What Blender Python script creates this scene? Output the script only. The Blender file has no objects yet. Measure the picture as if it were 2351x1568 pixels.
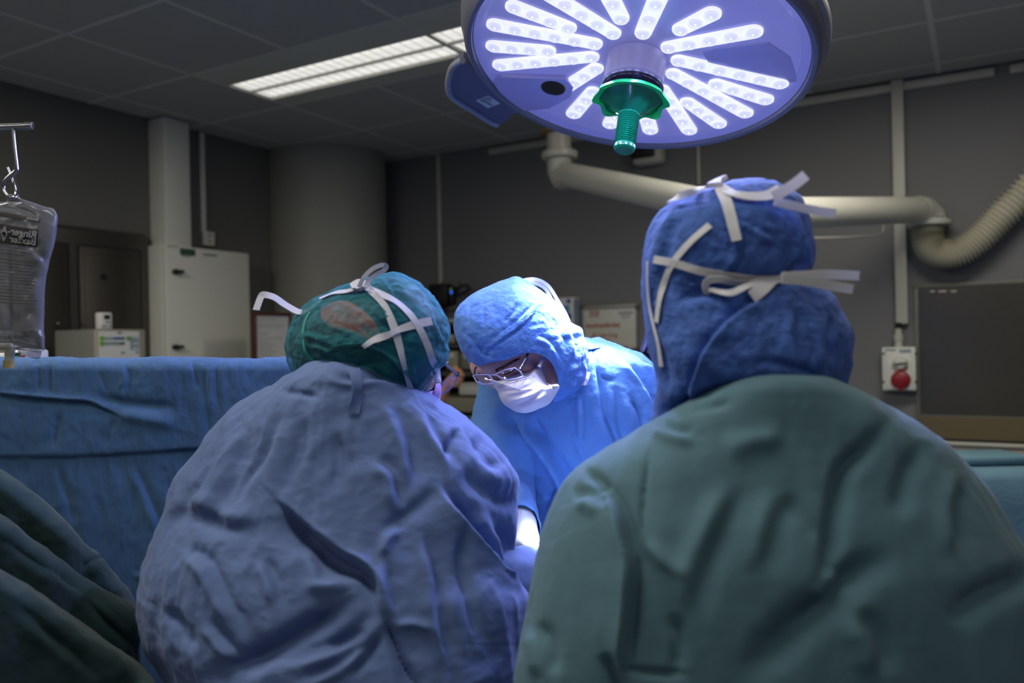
import bpy, bmesh, math, random
import numpy as np
from mathutils import Vector, Matrix
from mathutils.bvhtree import BVHTree

random.seed(7); RNG = np.random.default_rng(7)
SC = bpy.context.scene
COL = SC.collection
# ------------------------------------------------------------------ camera
F = 1870.0
W, H = 2351.0, 1568.0
CAMZ = 1.48
ROLL = math.radians(-1.2)
cam_data = bpy.data.cameras.new('camera')
cam_data.sensor_width = 36.0
cam_data.lens = 36.0 * F / W
cam_data.clip_start = 0.05
cam_data.dof.use_dof = True
cam_data.dof.focus_distance = 1.5
cam_data.dof.aperture_fstop = 2.7
cam = bpy.data.objects.new('camera', cam_data)
CAMM = Matrix.Translation((0, 0, CAMZ)) @ Matrix.Rotation(math.pi / 2, 4, 'X') @ Matrix.Rotation(ROLL, 4, 'Z')
cam.matrix_world = CAMM
COL.objects.link(cam)
SC.camera = cam
# ------------------------------------------------------------------ colour
SC.view_settings.view_transform = 'Standard'
SC.view_settings.look = 'None'
SC.view_settings.gamma = 1.0
SC.view_settings.use_curve_mapping = False
SC.view_settings.exposure = 0.0
cy = SC.cycles
cy.max_bounces = 6; cy.diffuse_bounces = 3; cy.glossy_bounces = 3; cy.transmission_bounces = 3; cy.transparent_max_bounces = 8
cy.caustics_reflective = False; cy.caustics_refractive = False
# ------------------------------------------------------------------ world: the room is closed, nothing outside
world = bpy.data.worlds.new('world'); SC.world = world
world.use_nodes = True
world.node_tree.nodes['Background'].inputs[0].default_value = (0.02, 0.02, 0.02, 1)
world.node_tree.nodes['Background'].inputs[1].default_value = 0.3

CEIL = CAMZ + 1.27
U = Vector((0.5, 0.8660254, 0)); V = Vector((0.8660254, -0.5, 0))      # room axes: along the left wall, along the back wall
def R(u, v, z=0.0):
    p = U * u + V * v
    return Vector((p.x, p.y, z))
UB, VL = 4.53, -3.97            # back wall, left wall
UF, VR = -2.4, 2.6              # wall behind the camera, right wall
ROOMQ = Matrix(((V.x, U.x, 0), (V.y, U.y, 0), (0, 0, 1))).to_4x4()      # local x = V, local y = U

def P(px, py, d):
    c = Vector(((px - W / 2) / F * d, -(py - H / 2) / F * d, -d))
    return CAMM @ c
_M3 = np.array(CAMM.to_3x3()); _T = np.array(CAMM.translation)
def PA(px, py, d):
    px = np.asarray(px, float); py = np.asarray(py, float); d = np.asarray(d, float) + 0 * px
    c = np.stack([(px - W / 2) / F * d, -(py - H / 2) / F * d, -d], -1)
    return c @ _M3.T + _T
def ray(px, py):
    o = CAMM.translation
    return o, (P(px, py, 1.0) - o)
def hit(px, py, p0, n):
    o, d = ray(px, py)
    t = (p0 - o).dot(n) / d.dot(n)
    return o + d * t
def on_back(px, py, off=0.0): return hit(px, py, R(UB - off, 0), U)
def on_left(px, py, off=0.0): return hit(px, py, R(0, VL + off), V)
def on_ceil(px, py, off=0.0): return hit(px, py, Vector((0, 0, CEIL - off)), Vector((0, 0, 1)))

# ------------------------------------------------------------------ lights of the room (ceiling luminaires carry these)
def area(name, loc, sx, sy, power, col, rotz=0.0):
    l = bpy.data.lights.new(name, 'AREA'); l.shape = 'RECTANGLE'; l.size = sx; l.size_y = sy
    l.energy = power; l.color = col
    o = bpy.data.objects.new(name, l); o.location = loc; o.rotation_euler = (0, 0, rotz)
    COL.objects.link(o); return o
ROOMCOL = (1.0, 0.965, 0.86)
LAMP_W, LAMP_C, LAMP_A, LAMP_B = 150.0, (0.62, 0.70, 1.0), 22.0, 0.75       # focused beams of the surgical lamp
SPILL_W, SPILL_C = 16.0, (0.42, 0.46, 1.0)                                 # its wide violet spill
for u, v, w in ((.45, -2.56, 34), (.45, -.76, 13), (.45, 1.04, 5), (-1.35, -1.36, 12), (-1.35, 1.04, 3), (2.85, -.16, 22), (2.85, 1.04, 2)):
    area('ceiling_light_lamp', R(u, v, CEIL - .006), 1.15, .26, w, ROOMCOL, math.atan2(V.y, V.x))


# ------------------------------------------------------------------ materials
def lin(c):
    return tuple(((x / 255) / 12.92 if x / 255 <= 0.04045 else ((x / 255 + 0.055) / 1.055) ** 2.4) for x in c)
def mat(name, col, rough=0.6, metal=0.0, noise=0.0, nscale=8.0, bump=0.0, bscale=60.0, trans=0.0, emit=None, estr=0.0,
        coat=0.0, aniso=None, sheen=0.0, spec=0.5, alpha=1.0, detail=4.0, coords='Object'):
    m = bpy.data.materials.new(name); m.use_nodes = True
    nt = m.node_tree; N = nt.nodes; L = nt.links
    b = N['Principled BSDF']
    b.inputs['Base Color'].default_value = (*col, 1); b.inputs['Roughness'].default_value = rough
    b.inputs['Metallic'].default_value = metal; b.inputs['Coat Weight'].default_value = coat
    b.inputs['Sheen Weight'].default_value = sheen; b.inputs['Specular IOR Level'].default_value = spec
    b.inputs['Alpha'].default_value = alpha
    if emit:
        b.inputs['Emission Color'].default_value = (*emit, 1); b.inputs['Emission Strength'].default_value = estr
    tc = N.new('ShaderNodeTexCoord')
    src = tc.outputs[coords]
    if aniso:
        mp = N.new('ShaderNodeMapping'); mp.inputs['Scale'].default_value = aniso
        L.new(src, mp.inputs['Vector']); src = mp.outputs['Vector']
    if noise > 0:
        n = N.new('ShaderNodeTexNoise'); n.inputs['Scale'].default_value = nscale; n.inputs['Detail'].default_value = detail
        L.new(src, n.inputs['Vector'])
        mr = N.new('ShaderNodeMapRange'); mr.inputs['To Min'].default_value = 1 - noise; mr.inputs['To Max'].default_value = 1 + noise
        mr.inputs['From Min'].default_value = 0.25; mr.inputs['From Max'].default_value = 0.75
        L.new(n.outputs['Fac'], mr.inputs['Value'])
        mx = N.new('ShaderNodeVectorMath'); mx.operation = 'SCALE'; mx.inputs[0].default_value = col
        L.new(mr.outputs['Result'], mx.inputs['Scale']); L.new(mx.outputs['Vector'], b.inputs['Base Color'])
    if bump > 0:
        n2 = N.new('ShaderNodeTexNoise'); n2.inputs['Scale'].default_value = bscale; n2.inputs['Detail'].default_value = 5
        L.new(src, n2.inputs['Vector'])
        bp = N.new('ShaderNodeBump'); bp.inputs['Strength'].default_value = bump; bp.inputs['Distance'].default_value = 0.01
        L.new(n2.outputs['Fac'], bp.inputs['Height']); L.new(bp.outputs['Normal'], b.inputs['Normal'])
    if trans > 0:
        t = N.new('ShaderNodeBsdfTranslucent'); t.inputs['Color'].default_value = (*col, 1)
        ms = N.new('ShaderNodeMixShader'); ms.inputs[0].default_value = trans
        out = N['Material Output']
        L.new(b.outputs[0], ms.inputs[1]); L.new(t.outputs[0], ms.inputs[2]); L.new(ms.outputs[0], out.inputs[0])
    return m
def sheer(name, col, solid, rough=0.8, bump=0.3, bscale=70.0, trans=0.25, aniso=None, noise=0.12, nscale=30):
    """thin non-woven cloth: mostly fabric, a little see-through"""
    m = mat(name, col, rough, noise=noise, nscale=nscale, bump=bump, bscale=bscale, trans=trans, aniso=aniso, sheen=0.1, spec=0.25)
    nt = m.node_tree; out = nt.nodes['Material Output']
    s = out.inputs[0].links[0].from_socket
    tr = nt.nodes.new('ShaderNodeBsdfTransparent'); tr.inputs[0].default_value = (.88, .95, 1.0, 1)
    ms = nt.nodes.new('ShaderNodeMixShader'); ms.inputs[0].default_value = solid
    nt.links.new(tr.outputs[0], ms.inputs[1]); nt.links.new(s, ms.inputs[2]); nt.links.new(ms.outputs[0], out.inputs[0])
    return m
def clear(name, tint=(1, 1, 1), fac=0.12, rough=0.03, body=None, bodyfac=0.0, ior=1.45):
    """thin clear sheet: transparent with a fresnel gloss, optionally a little milky"""
    m = bpy.data.materials.new(name); m.use_nodes = True
    nt = m.node_tree; N = nt.nodes; L = nt.links
    N.remove(N['Principled BSDF']); out = N['Material Output']
    tr = N.new('ShaderNodeBsdfTransparent'); tr.inputs[0].default_value = (*tint, 1)
    gl = N.new('ShaderNodeBsdfGlossy'); gl.inputs['Roughness'].default_value = rough
    lw = N.new('ShaderNodeLayerWeight'); pw = N.new('ShaderNodeMath'); pw.operation = 'POWER'; pw.inputs[1].default_value = 4.0
    L.new(lw.outputs['Facing'], pw.inputs[0])
    f0 = ((ior - 1) / (ior + 1)) ** 2
    mu = N.new('ShaderNodeMath'); mu.operation = 'MULTIPLY'; mu.inputs[1].default_value = 0.7
    L.new(pw.outputs[0], mu.inputs[0])
    ad = N.new('ShaderNodeMath'); ad.operation = 'ADD'; ad.inputs[1].default_value = fac + f0; ad.use_clamp = True
    L.new(mu.outputs[0], ad.inputs[0])
    ms = N.new('ShaderNodeMixShader'); L.new(ad.outputs[0], ms.inputs[0])
    first = tr.outputs[0]
    if body:
        df = N.new('ShaderNodeBsdfDiffuse'); df.inputs[0].default_value = (*body, 1)
        m2 = N.new('ShaderNodeMixShader'); m2.inputs[0].default_value = bodyfac
        L.new(tr.outputs[0], m2.inputs[1]); L.new(df.outputs[0], m2.inputs[2]); first = m2.outputs[0]
    L.new(first, ms.inputs[1]); L.new(gl.outputs[0], ms.inputs[2]); L.new(ms.outputs[0], out.inputs[0])
    return m

# ------------------------------------------------------------------ object helpers
def tag(o, label=None, cat=None, group=None, kind=None):
    if label: o['label'] = label
    if cat: o['category'] = cat
    if group: o['group'] = group
    if kind: o['kind'] = kind
    return o
def thing(name, label, cat, loc=(0, 0, 0), group=None):
    o = bpy.data.objects.new(name, None); o.empty_display_size = 0.05
    o.location = loc; COL.objects.link(o)
    return tag(o, label, cat, group)
def link(name, me, parent=None, m=None):
    o = bpy.data.objects.new(name, me); COL.objects.link(o)
    if m is not None and not me.materials: me.materials.append(m)
    if parent is not None: adopt(o, parent)
    return o
def wmat(o):
    m = o.matrix_local.copy() if o.parent is None else None
    M = Matrix.Translation(o.location) @ o.rotation_euler.to_matrix().to_4x4()
    if o.parent is not None: M = wmat(o.parent) @ o.matrix_parent_inverse @ M
    return M
def adopt(o, parent):
    o.parent = parent; o.matrix_parent_inverse = wmat(parent).inverted()
def mesh_of(name, verts, faces, smooth=True, m=None):
    me = bpy.data.meshes.new(name)
    me.from_pydata([tuple(v) for v in verts], [], [tuple(int(i) for i in f) for f in faces]); me.update()
    if smooth: me.polygons.foreach_set('use_smooth', [True] * len(me.polygons))
    if m is not None: me.materials.append(m)
    return me
def obj(name, verts, faces, m, parent=None, smooth=True):
    return link(name, mesh_of(name, verts, faces, smooth, m), parent)
def bm_obj(name, bm, m, parent=None, smooth=False, angle=35):
    me = bpy.data.meshes.new(name)
    bmesh.ops.recalc_face_normals(bm, faces=bm.faces[:])
    if smooth:
        for f in bm.faces: f.smooth = True
        for e in bm.edges:
            if len(e.link_faces) == 2 and e.calc_face_angle(0) > math.radians(angle): e.smooth = False
    bm.to_mesh(me); bm.free(); me.materials.append(m)
    return link(name, me, parent)
def box_bm(bm, sx, sy, sz, M, bevel=0.0, seg=2):
    r = bmesh.ops.create_cube(bm, size=1.0)
    vs = r['verts']
    bmesh.ops.scale(bm, vec=(sx, sy, sz), verts=vs)
    if bevel > 0:
        es = list({e for v in vs for e in v.link_edges})
        rb = bmesh.ops.bevel(bm, geom=es, offset=bevel, segments=seg, affect='EDGES', profile=0.5)
        vs = list({v for f in rb['faces'] for v in f.verts} | {v for v in vs if v.is_valid})
    bmesh.ops.transform(bm, matrix=M, verts=[v for v in vs if v.is_valid])
    return vs
def box(name, center, size, m, parent=None, rot=None, bevel=0.004, seg=2):
    bm = bmesh.new()
    M = Matrix.Translation(center) @ (rot if rot is not None else Matrix.Identity(4))
    box_bm(bm, *size, M, bevel, seg)
    return bm_obj(name, bm, m, parent, smooth=bevel > 0, angle=50)
def catmull(pts, n, closed=False):
    p = np.asarray(pts, float); k = len(p)
    out = []
    segs = k if closed else k - 1
    for i in range(segs):
        if closed: a, b, c, d = p[(i - 1) % k], p[i], p[(i + 1) % k], p[(i + 2) % k]
        else:
            b, c = p[i], p[i + 1]; a = p[i - 1] if i else 2 * b - c; d = p[i + 2] if i + 2 < k else 2 * c - b
        t = np.linspace(0, 1, n, endpoint=False)[:, None]
        out.append(0.5 * (2 * b + (c - a) * t + (2 * a - 5 * b + 4 * c - d) * t ** 2 + (3 * b - a - 3 * c + d) * t ** 3))
    out = np.concatenate(out)
    if not closed: out = np.concatenate([out, p[-1:]])
    return out
def tube(name, pts, r, m, parent=None, seg=10, smooth_n=6, cap=True, rfun=None):
    p = catmull(pts, smooth_n) if smooth_n > 1 else np.asarray(pts, float)
    n = len(p); tan = np.gradient(p, axis=0); tan /= np.linalg.norm(tan, axis=1)[:, None] + 1e-12
    ref = np.array([0, 0, 1.0]) if abs(tan[0][2]) < 0.9 else np.array([1.0, 0, 0])
    a = np.cross(tan[0], ref); a /= np.linalg.norm(a)
    V_, F_ = [], []
    for i in range(n):
        a = a - tan[i] * a.dot(tan[i]); a /= np.linalg.norm(a) + 1e-12
        b = np.cross(tan[i], a)
        rr = r if rfun is None else rfun(i / (n - 1), i)
        for k in range(seg):
            th = 2 * math.pi * k / seg
            V_.append(p[i] + rr * (math.cos(th) * a + math.sin(th) * b))
    for i in range(n - 1):
        for k in range(seg):
            F_.append((i * seg + k, i * seg + (k + 1) % seg, (i + 1) * seg + (k + 1) % seg, (i + 1) * seg + k))
    if cap:
        F_.append(tuple(range(seg))[::-1]); F_.append(tuple((n - 1) * seg + k for k in range(seg)))
    me = mesh_of(name, V_, F_, True, m)
    o = link(name, me, parent)
    mark_sharp(me, 50)
    return o
def mark_sharp(me, deg):
    bm = bmesh.new(); bm.from_mesh(me)
    for e in bm.edges:
        if len(e.link_faces) == 2 and e.calc_face_angle(0) > math.radians(deg): e.smooth = False
    bm.to_mesh(me); bm.free()
def lathe_mesh(name, prof, m, seg=48, M=Matrix.Identity(4), sharp=35):
    V_, F_ = [], []
    for (r, z) in prof:
        for k in range(seg):
            th = 2 * math.pi * k / seg
            V_.append(M @ Vector((r * math.cos(th), r * math.sin(th), z)))
    for i in range(len(prof) - 1):
        for k in range(seg):
            F_.append((i * seg + k, i * seg + (k + 1) % seg, (i + 1) * seg + (k + 1) % seg, (i + 1) * seg + k))
    bm = bmesh.new()
    vs = [bm.verts.new(v) for v in V_]
    for f in F_: bm.faces.new([vs[i] for i in f])
    bmesh.ops.remove_doubles(bm, verts=bm.verts[:], dist=1e-6)
    bmesh.ops.recalc_face_normals(bm, faces=bm.faces[:])
    for f in bm.faces: f.smooth = True
    for e in bm.edges:
        if len(e.link_faces) == 2 and e.calc_face_angle(0) > math.radians(sharp): e.smooth = False
    me = bpy.data.meshes.new(name); bm.to_mesh(me); bm.free(); me.materials.append(m)
    return me
def lathe(name, prof, m, parent=None, seg=48, M=Matrix.Identity(4), sharp=35):
    return link(name, lathe_mesh(name, prof, m, seg, M, sharp), parent)
def ribbon(name, pts, width, m, parent=None, n=8, thick=0.0012, normals=None, widths=None):
    """flat tape: facing the side it lies towards (normals) or turning gently"""
    p = catmull(pts, n); k = len(p)
    tan = np.gradient(p, axis=0); tan /= np.linalg.norm(tan, axis=1)[:, None] + 1e-12
    if normals is None:
        nr = p - np.array(CAMM.translation); nr = -nr / np.linalg.norm(nr, axis=1)[:, None]
    else:
        nr = catmull(normals, n); nr /= np.linalg.norm(nr, axis=1)[:, None] + 1e-12
    side = np.cross(tan, nr); side /= np.linalg.norm(side, axis=1)[:, None] + 1e-12
    nr = np.cross(side, tan)
    w = np.full(k, width) if widths is None else np.interp(np.linspace(0, 1, k), np.linspace(0, 1, len(widths)), widths)
    V_, F_ = [], []
    for i in range(k):
        for sx, sn in ((-.5, .5), (.5, .5), (.5, -.5), (-.5, -.5)):
            V_.append(p[i] + side[i] * sx * w[i] + nr[i] * sn * thick)
    for i in range(k - 1):
        for j in range(4):
            F_.append((i * 4 + j, i * 4 + (j + 1) % 4, (i + 1) * 4 + (j + 1) % 4, (i + 1) * 4 + j))
    F_.append((0, 1, 2, 3)); F_.append(tuple((k - 1) * 4 + j for j in range(4)))
    return obj(name, V_, F_, m, parent, smooth=False)
def prism(name, poly, thick, m, parent=None, M=Matrix.Identity(4), bevel=0.0):
    """outline in local xy extruded along local z from 0 to thick"""
    bm = bmesh.new()
    vs = [bm.verts.new((x, y, 0)) for x, y in poly]
    f = bm.faces.new(vs)
    r = bmesh.ops.extrude_face_region(bm, geom=[f])
    up = [v for v in r['geom'] if isinstance(v, bmesh.types.BMVert)]
    bmesh.ops.translate(bm, vec=(0, 0, thick), verts=up)
    if bevel > 0:
        es = [e for e in bm.edges if all(v in up for v in e.verts)]
        bmesh.ops.bevel(bm, geom=es, offset=bevel, segments=2, affect='EDGES', profile=0.5)
    bmesh.ops.transform(bm, matrix=M, verts=bm.verts[:])
    return bm_obj(name, bm, m, parent, smooth=bevel > 0, angle=40)
def text(name, s, size, M, m, parent=None, spread=1.0, shear=0.0, depth=0.0004, align='CENTER', bold=0.0):
    cu = bpy.data.curves.new(name, 'FONT'); cu.body = s; cu.size = size; cu.align_x = align; cu.align_y = 'CENTER'
    cu.space_character = spread; cu.shear = shear; cu.extrude = depth; cu.offset = bold; cu.resolution_u = 2
    t = bpy.data.objects.new(name, cu); COL.objects.link(t)
    dg = bpy.context.evaluated_depsgraph_get()
    me = bpy.data.meshes.new_from_object(t.evaluated_get(dg)); me.name = name
    bpy.data.objects.remove(t); bpy.data.curves.remove(cu)
    me.transform(M); me.materials.clear(); me.materials.append(m)
    return link(name, me, parent)
def frame_on(p, right, up):
    """matrix whose local x = right, y = up, z = out of the surface"""
    x = Vector(right).normalized(); z = x.cross(Vector(up)).normalized(); y = z.cross(x)
    return Matrix(((x.x, y.x, z.x, p[0]), (x.y, y.y, z.y, p[1]), (x.z, y.z, z.z, p[2]), (0, 0, 0, 1)))

# ------------------------------------------------------------------ cloth: lofts with folds
def pchip(x, y, xi):
    x = np.asarray(x, float); y = np.asarray(y, float); h = np.diff(x); dl = np.diff(y) / h
    m = np.zeros_like(y); m[1:-1] = np.where(dl[:-1] * dl[1:] > 0, 2 * dl[:-1] * dl[1:] / (dl[:-1] + dl[1:] + 1e-15), 0)
    m[0], m[-1] = dl[0], dl[-1]
    i = np.clip(np.searchsorted(x, xi) - 1, 0, len(x) - 2); t = (xi - x[i]) / h[i]
    return ((1 + 2 * t) * (1 - t) ** 2 * y[i] + t * (1 - t) ** 2 * h[i] * m[i] + t * t * (3 - 2 * t) * y[i + 1] + t * t * (t - 1) * h[i] * m[i + 1])
def vnoise(p, seed=0):
    """smooth value noise on (n,3) points"""
    p = np.asarray(p, float); i = np.floor(p).astype(np.int64); f = p - i; f = f * f * (3 - 2 * f)
    def hsh(a, b, c):
        h = (a * 374761393 + b * 668265263 + c * 2147483647 + seed * 974634777) & 0xffffffff
        h = ((h ^ (h >> 13)) * 1274126177) & 0xffffffff
        return ((h ^ (h >> 16)) & 0xffff) / 65535.0 * 2 - 1
    r = 0
    for dx in (0, 1):
        for dy in (0, 1):
            for dz in (0, 1):
                w = (f[:, 0] if dx else 1 - f[:, 0]) * (f[:, 1] if dy else 1 - f[:, 1]) * (f[:, 2] if dz else 1 - f[:, 2])
                r = r + w * hsh(i[:, 0] + dx, i[:, 1] + dy, i[:, 2] + dz)
    return r
def wrinkle(p, scale, seed=0, ridged=True, octaves=3):
    r = np.zeros(len(p)); a = 1.0; tot = 0
    q = p * np.asarray(scale)
    q = q + 0.6 * np.stack([vnoise(q * 0.7, seed + 11), vnoise(q * 0.7, seed + 12), vnoise(q * 0.7, seed + 13)], -1)
    for k in range(octaves):
        n = vnoise(q * 2 ** k, seed + k)
        r += a * ((1 - 2 * np.abs(n)) if ridged else n); tot += a; a *= 0.5
    return r / tot
def strokes(px, py, S):
    """sum of hand-drawn folds; a stroke is (kind, depth in m, width in px, points)"""
    out = np.zeros(len(px))
    for kind, amp, wid, pts in S:
        q = catmull(pts, 5) if len(pts) > 2 else np.asarray(pts, float)
        L = np.concatenate([[0], np.cumsum(np.linalg.norm(np.diff(q, axis=0), axis=1))]); tot = L[-1]
        lo = q.min(0) - 4 * wid; hi = q.max(0) + 4 * wid
        sel = np.where((px > lo[0]) & (px < hi[0]) & (py > lo[1]) & (py < hi[1]))[0]
        if not len(sel): continue
        x = px[sel]; y = py[sel]
        best = np.full(len(sel), 1e9); sd = np.zeros(len(sel)); al = np.zeros(len(sel))
        for i in range(len(q) - 1):
            d = q[i + 1] - q[i]; l2 = d.dot(d) + 1e-9
            t = np.clip(((x - q[i][0]) * d[0] + (y - q[i][1]) * d[1]) / l2, 0, 1)
            ex = x - q[i][0] - t * d[0]; ey = y - q[i][1] - t * d[1]
            ds = np.hypot(ex, ey); b = ds < best
            best[b] = ds[b]; sd[b] = np.sign(d[0] * ey - d[1] * ex)[b]; al[b] = (L[i] + t * (L[i + 1] - L[i]))[b] / tot
        fade = np.clip(np.minimum(al, 1 - al) * 3.2, 0, 1); fade = 0.05 + 0.95 * fade * fade * (3 - 2 * fade)
        t = best / wid
        if kind == 'v': g = -np.exp(-t * t * 1.5)                         # valley
        elif kind == 'r': g = np.exp(-t * t * 1.5)                        # ridge
        elif kind == 'f': g = sd * t * np.exp(0.5 - t * t * 0.9)          # fold: right of the stroke proud, left sunk
        elif kind == 'c': g = -np.exp(-t * 1.6)                           # sharp crease
        elif kind == 's': g = np.where(sd > 0, np.exp(-t * 0.55), -np.exp(-t * 2.0)) * np.clip(t * 3, 0, 1)   # overlap: right side laid over, sharp step
        out[sel] += amp * fade * g
    return out
def grid_normals(Pg, wrap):
    if wrap: du = np.roll(Pg, -1, 1) - np.roll(Pg, 1, 1)
    else: du = np.gradient(Pg, axis=1)
    dv = np.gradient(Pg, axis=0)
    n = np.cross(du, dv); n /= np.linalg.norm(n, axis=2)[:, :, None] + 1e-12
    return n
def loft(rows, nv=160, nu=200, front=0.72, S=(), wr=(), e=2.0, seed=0, tilt=None):
    """rows: (y, xl, xr, depth, half thickness). Horizontal rings turned into a closed garment; folds pushed along its normals.
    returns verts, faces, px, py"""
    rows = np.array(rows, float)
    y = np.linspace(rows[0, 0], rows[-1, 0], nv) if len(rows) < 3 else None
    s = np.linspace(0, 1, nv); ys = rows[:, 0]
    y = np.interp(s, np.linspace(0, 1, len(ys)), ys) * 0.5 + 0.5 * np.linspace(ys[0], ys[-1], nv)
    xl, xr, dc, ht = [pchip(ys, rows[:, k], y) for k in (1, 2, 3, 4)]
    nf = int(nu * front); nb = nu - nf
    th = np.concatenate([np.linspace(-math.pi, 0, nf, endpoint=False), np.linspace(0, math.pi, nb, endpoint=False)])
    ct, st = np.cos(th), np.sin(th)
    cx = np.sign(ct) * np.abs(ct) ** (2 / e); sx = np.sign(st) * np.abs(st) ** (2 / e)
    px = ((xl + xr) / 2)[:, None] + ((xr - xl) / 2)[:, None] * cx[None]
    py = np.repeat(y[:, None], nu, 1)
    d = dc[:, None] + ht[:, None] * sx[None]
    if tilt is not None: d = d + tilt(px, py)
    Pg = PA(px, py, d)
    n = grid_normals(Pg, True)
    cen = Pg.mean(1, keepdims=True)
    if ((Pg - cen) * n).sum() < 0: n = -n
    wf = np.clip(-sx * 2.5, 0, 1)[None] * np.ones((nv, 1)); wf = wf.ravel()
    disp = np.zeros(nv * nu)
    if S: disp += strokes(px.ravel(), py.ravel(), S) * wf
    for (amp, sc, sd) in wr: disp += amp * wrinkle(Pg.reshape(-1, 3), sc, seed + sd)
    Pn = Pg.reshape(-1, 3) + n.reshape(-1, 3) * disp[:, None]
    F_ = []
    for i in range(nv - 1):
        a = i * nu
        for k in range(nu):
            k2 = (k + 1) % nu
            F_.append((a + k, a + k2, a + nu + k2, a + nu + k))
    return Pn, F_, px, py
def close_top(Pn, F_, nu, inset=0.6, drop=0.0):
    c = Pn[:nu].mean(0) + np.array([0, 0, drop])
    Pn = np.concatenate([Pn, [c]]); k = len(Pn) - 1
    F_ = F_ + [(i, k, (i + 1) % nu) for i in range(nu)]
    return Pn, F_
def close_end(Pn, F_, nu):
    a = len(Pn) - nu
    c = Pn[a:].mean(0); Pn2 = np.concatenate([Pn, [c]]); k = len(Pn2) - 1
    return Pn2, F_ + [(a + (i + 1) % nu, k, a + i) for i in range(nu)]
def blob(outline, center, dc, Hf, Hb, nth=160, ns=36, S=(), wr=(), dx=0.0, dy=0.0, seed=0, p=2.0, back=True):
    """rounded solid over a star-shaped outline (px) round a centre; depth dc, bulging Hf to the front and Hb to the back"""
    o = catmull(outline, 24, closed=True)
    c = np.array(center, float)
    ang = np.unwrap(np.arctan2(o[:, 1] - c[1], o[:, 0] - c[0]))
    if ang[-1] < ang[0]: ang = ang[::-1]; o = o[::-1]
    L = np.concatenate([[0], np.cumsum(np.linalg.norm(np.diff(np.vstack([o, o[:1]]), axis=0), axis=1))])
    t = np.linspace(0, L[-1], nth, endpoint=False)
    oo = np.vstack([o, o[:1]])
    ox = np.interp(t, L, oo[:, 0]); oy = np.interp(t, L, oo[:, 1])
    sf = np.sin(np.linspace(0, 1, ns) * math.pi / 2)[1:]
    rings_f = sf; rings_b = sf[:-1][::-1]
    s = np.concatenate([rings_f, rings_b]) if back else rings_f
    sgn = np.concatenate([-np.ones(len(rings_f)), np.ones(len(rings_b))]) if back else -np.ones(len(rings_f))
    px = c[0] + s[:, None] * (ox - c[0])[None]; py = c[1] + s[:, None] * (oy - c[1])[None]
    prof = (1 - np.clip(s, 0, 1) ** p) ** (1 / p)
    dpt = np.where(sgn < 0, -Hf * prof, Hb * prof)[:, None] + dc + dx * (px - c[0]) + dy * (py - c[1])
    cd = dc
    Pg = PA(px, py, dpt)
    n = grid_normals(Pg, True)
    cen = PA([c[0]], [c[1]], [dc + (Hb - Hf) / 3])[0]
    if ((Pg - cen) * n).sum() < 0: n = -n
    wf = (sgn < 0)[:, None] * np.ones((1, nth)); k0 = len(rings_f)
    disp = np.zeros(px.size)
    if S: disp += strokes(px.ravel(), py.ravel(), S) * wf.ravel()
    for (amp, sc, sd) in wr: disp += amp * wrinkle(Pg.reshape(-1, 3), sc, seed + sd)
    Pn = Pg.reshape(-1, 3) + n.reshape(-1, 3) * disp[:, None]
    nr = len(s)
    F_ = []
    for i in range(nr - 1):
        for k in range(nth):
            k2 = (k + 1) % nth
            F_.append((i * nth + k, (i + 1) * nth + k, (i + 1) * nth + k2, i * nth + k2))
    base = len(Pn)
    fc = Pn[:nth].mean(0); Pn = np.concatenate([Pn, [fc]])
    F_ += [(base, k, (k + 1) % nth) for k in range(nth)]
    pxv = np.concatenate([px.ravel(), [c[0]]]); pyv = np.concatenate([py.ravel(), [c[1]]]); fr = np.concatenate([wf.ravel(), [1]])
    if back:
        a = (nr - 1) * nth
        bc = Pn[a:a + nth].mean(0); Pn = np.concatenate([Pn, [bc]])
        F_ += [(base + 1, a + (k + 1) % nth, a + k) for k in range(nth)]
        pxv = np.append(pxv, c[0]); pyv = np.append(pyv, c[1]); fr = np.append(fr, 0)
    return Pn, F_, pxv, pyv, fr
def inside(px, py, poly):
    poly = np.asarray(poly, float); r = np.zeros(len(px), bool); j = len(poly) - 1
    for i in range(len(poly)):
        xi, yi = poly[i]; xj, yj = poly[j]
        c = ((yi > py) != (yj > py)) & (px < (xj - xi) * (py - yi) / (yj - yi + 1e-12) + xi)
        r ^= c; j = i
    return r
class Surf:
    """what lies on a surface is found by looking along a ray"""
    def __init__(s, Vs, Fs): s.b = BVHTree.FromPolygons([tuple(v) for v in Vs], [tuple(int(i) for i in f) for f in Fs])
    def at(s, px, py, off=0.002, fallback=None):
        o, d = ray(px, py); l, n, i, t = s.b.ray_cast(o, d.normalized())
        if l is None: return P(px, py, fallback) if fallback else None
        return l - d.normalized() * off
    def both(s, px, py, off=0.002, fallback=1.0):
        o, d = ray(px, py); dn = d.normalized(); l, n, i, t = s.b.ray_cast(o, dn)
        if l is None: return np.array(P(px, py, fallback)), -np.array(dn)
        if n.dot(dn) > 0: n = -n
        return np.array(l + n * off), np.array(n)
def lie(name, pts, surf, width, m, parent, off=0.002, fallback=1.0, thick=0.0012, n=6, widths=None):
    """tape lying on a surface along points given by where they are seen; a 3-tuple (px, py, depth) hangs free"""
    Ps, Ns = [], []
    for q in pts:
        if len(q) == 3:
            p = np.array(P(*q)); v = np.array(CAMM.translation) - p; Ps.append(p); Ns.append(v / np.linalg.norm(v))
        else:
            p, nn = surf.both(q[0], q[1], off, fallback); Ps.append(p); Ns.append(nn)
    return ribbon(name, Ps, width, m, parent, n, thick, Ns, widths)

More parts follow.
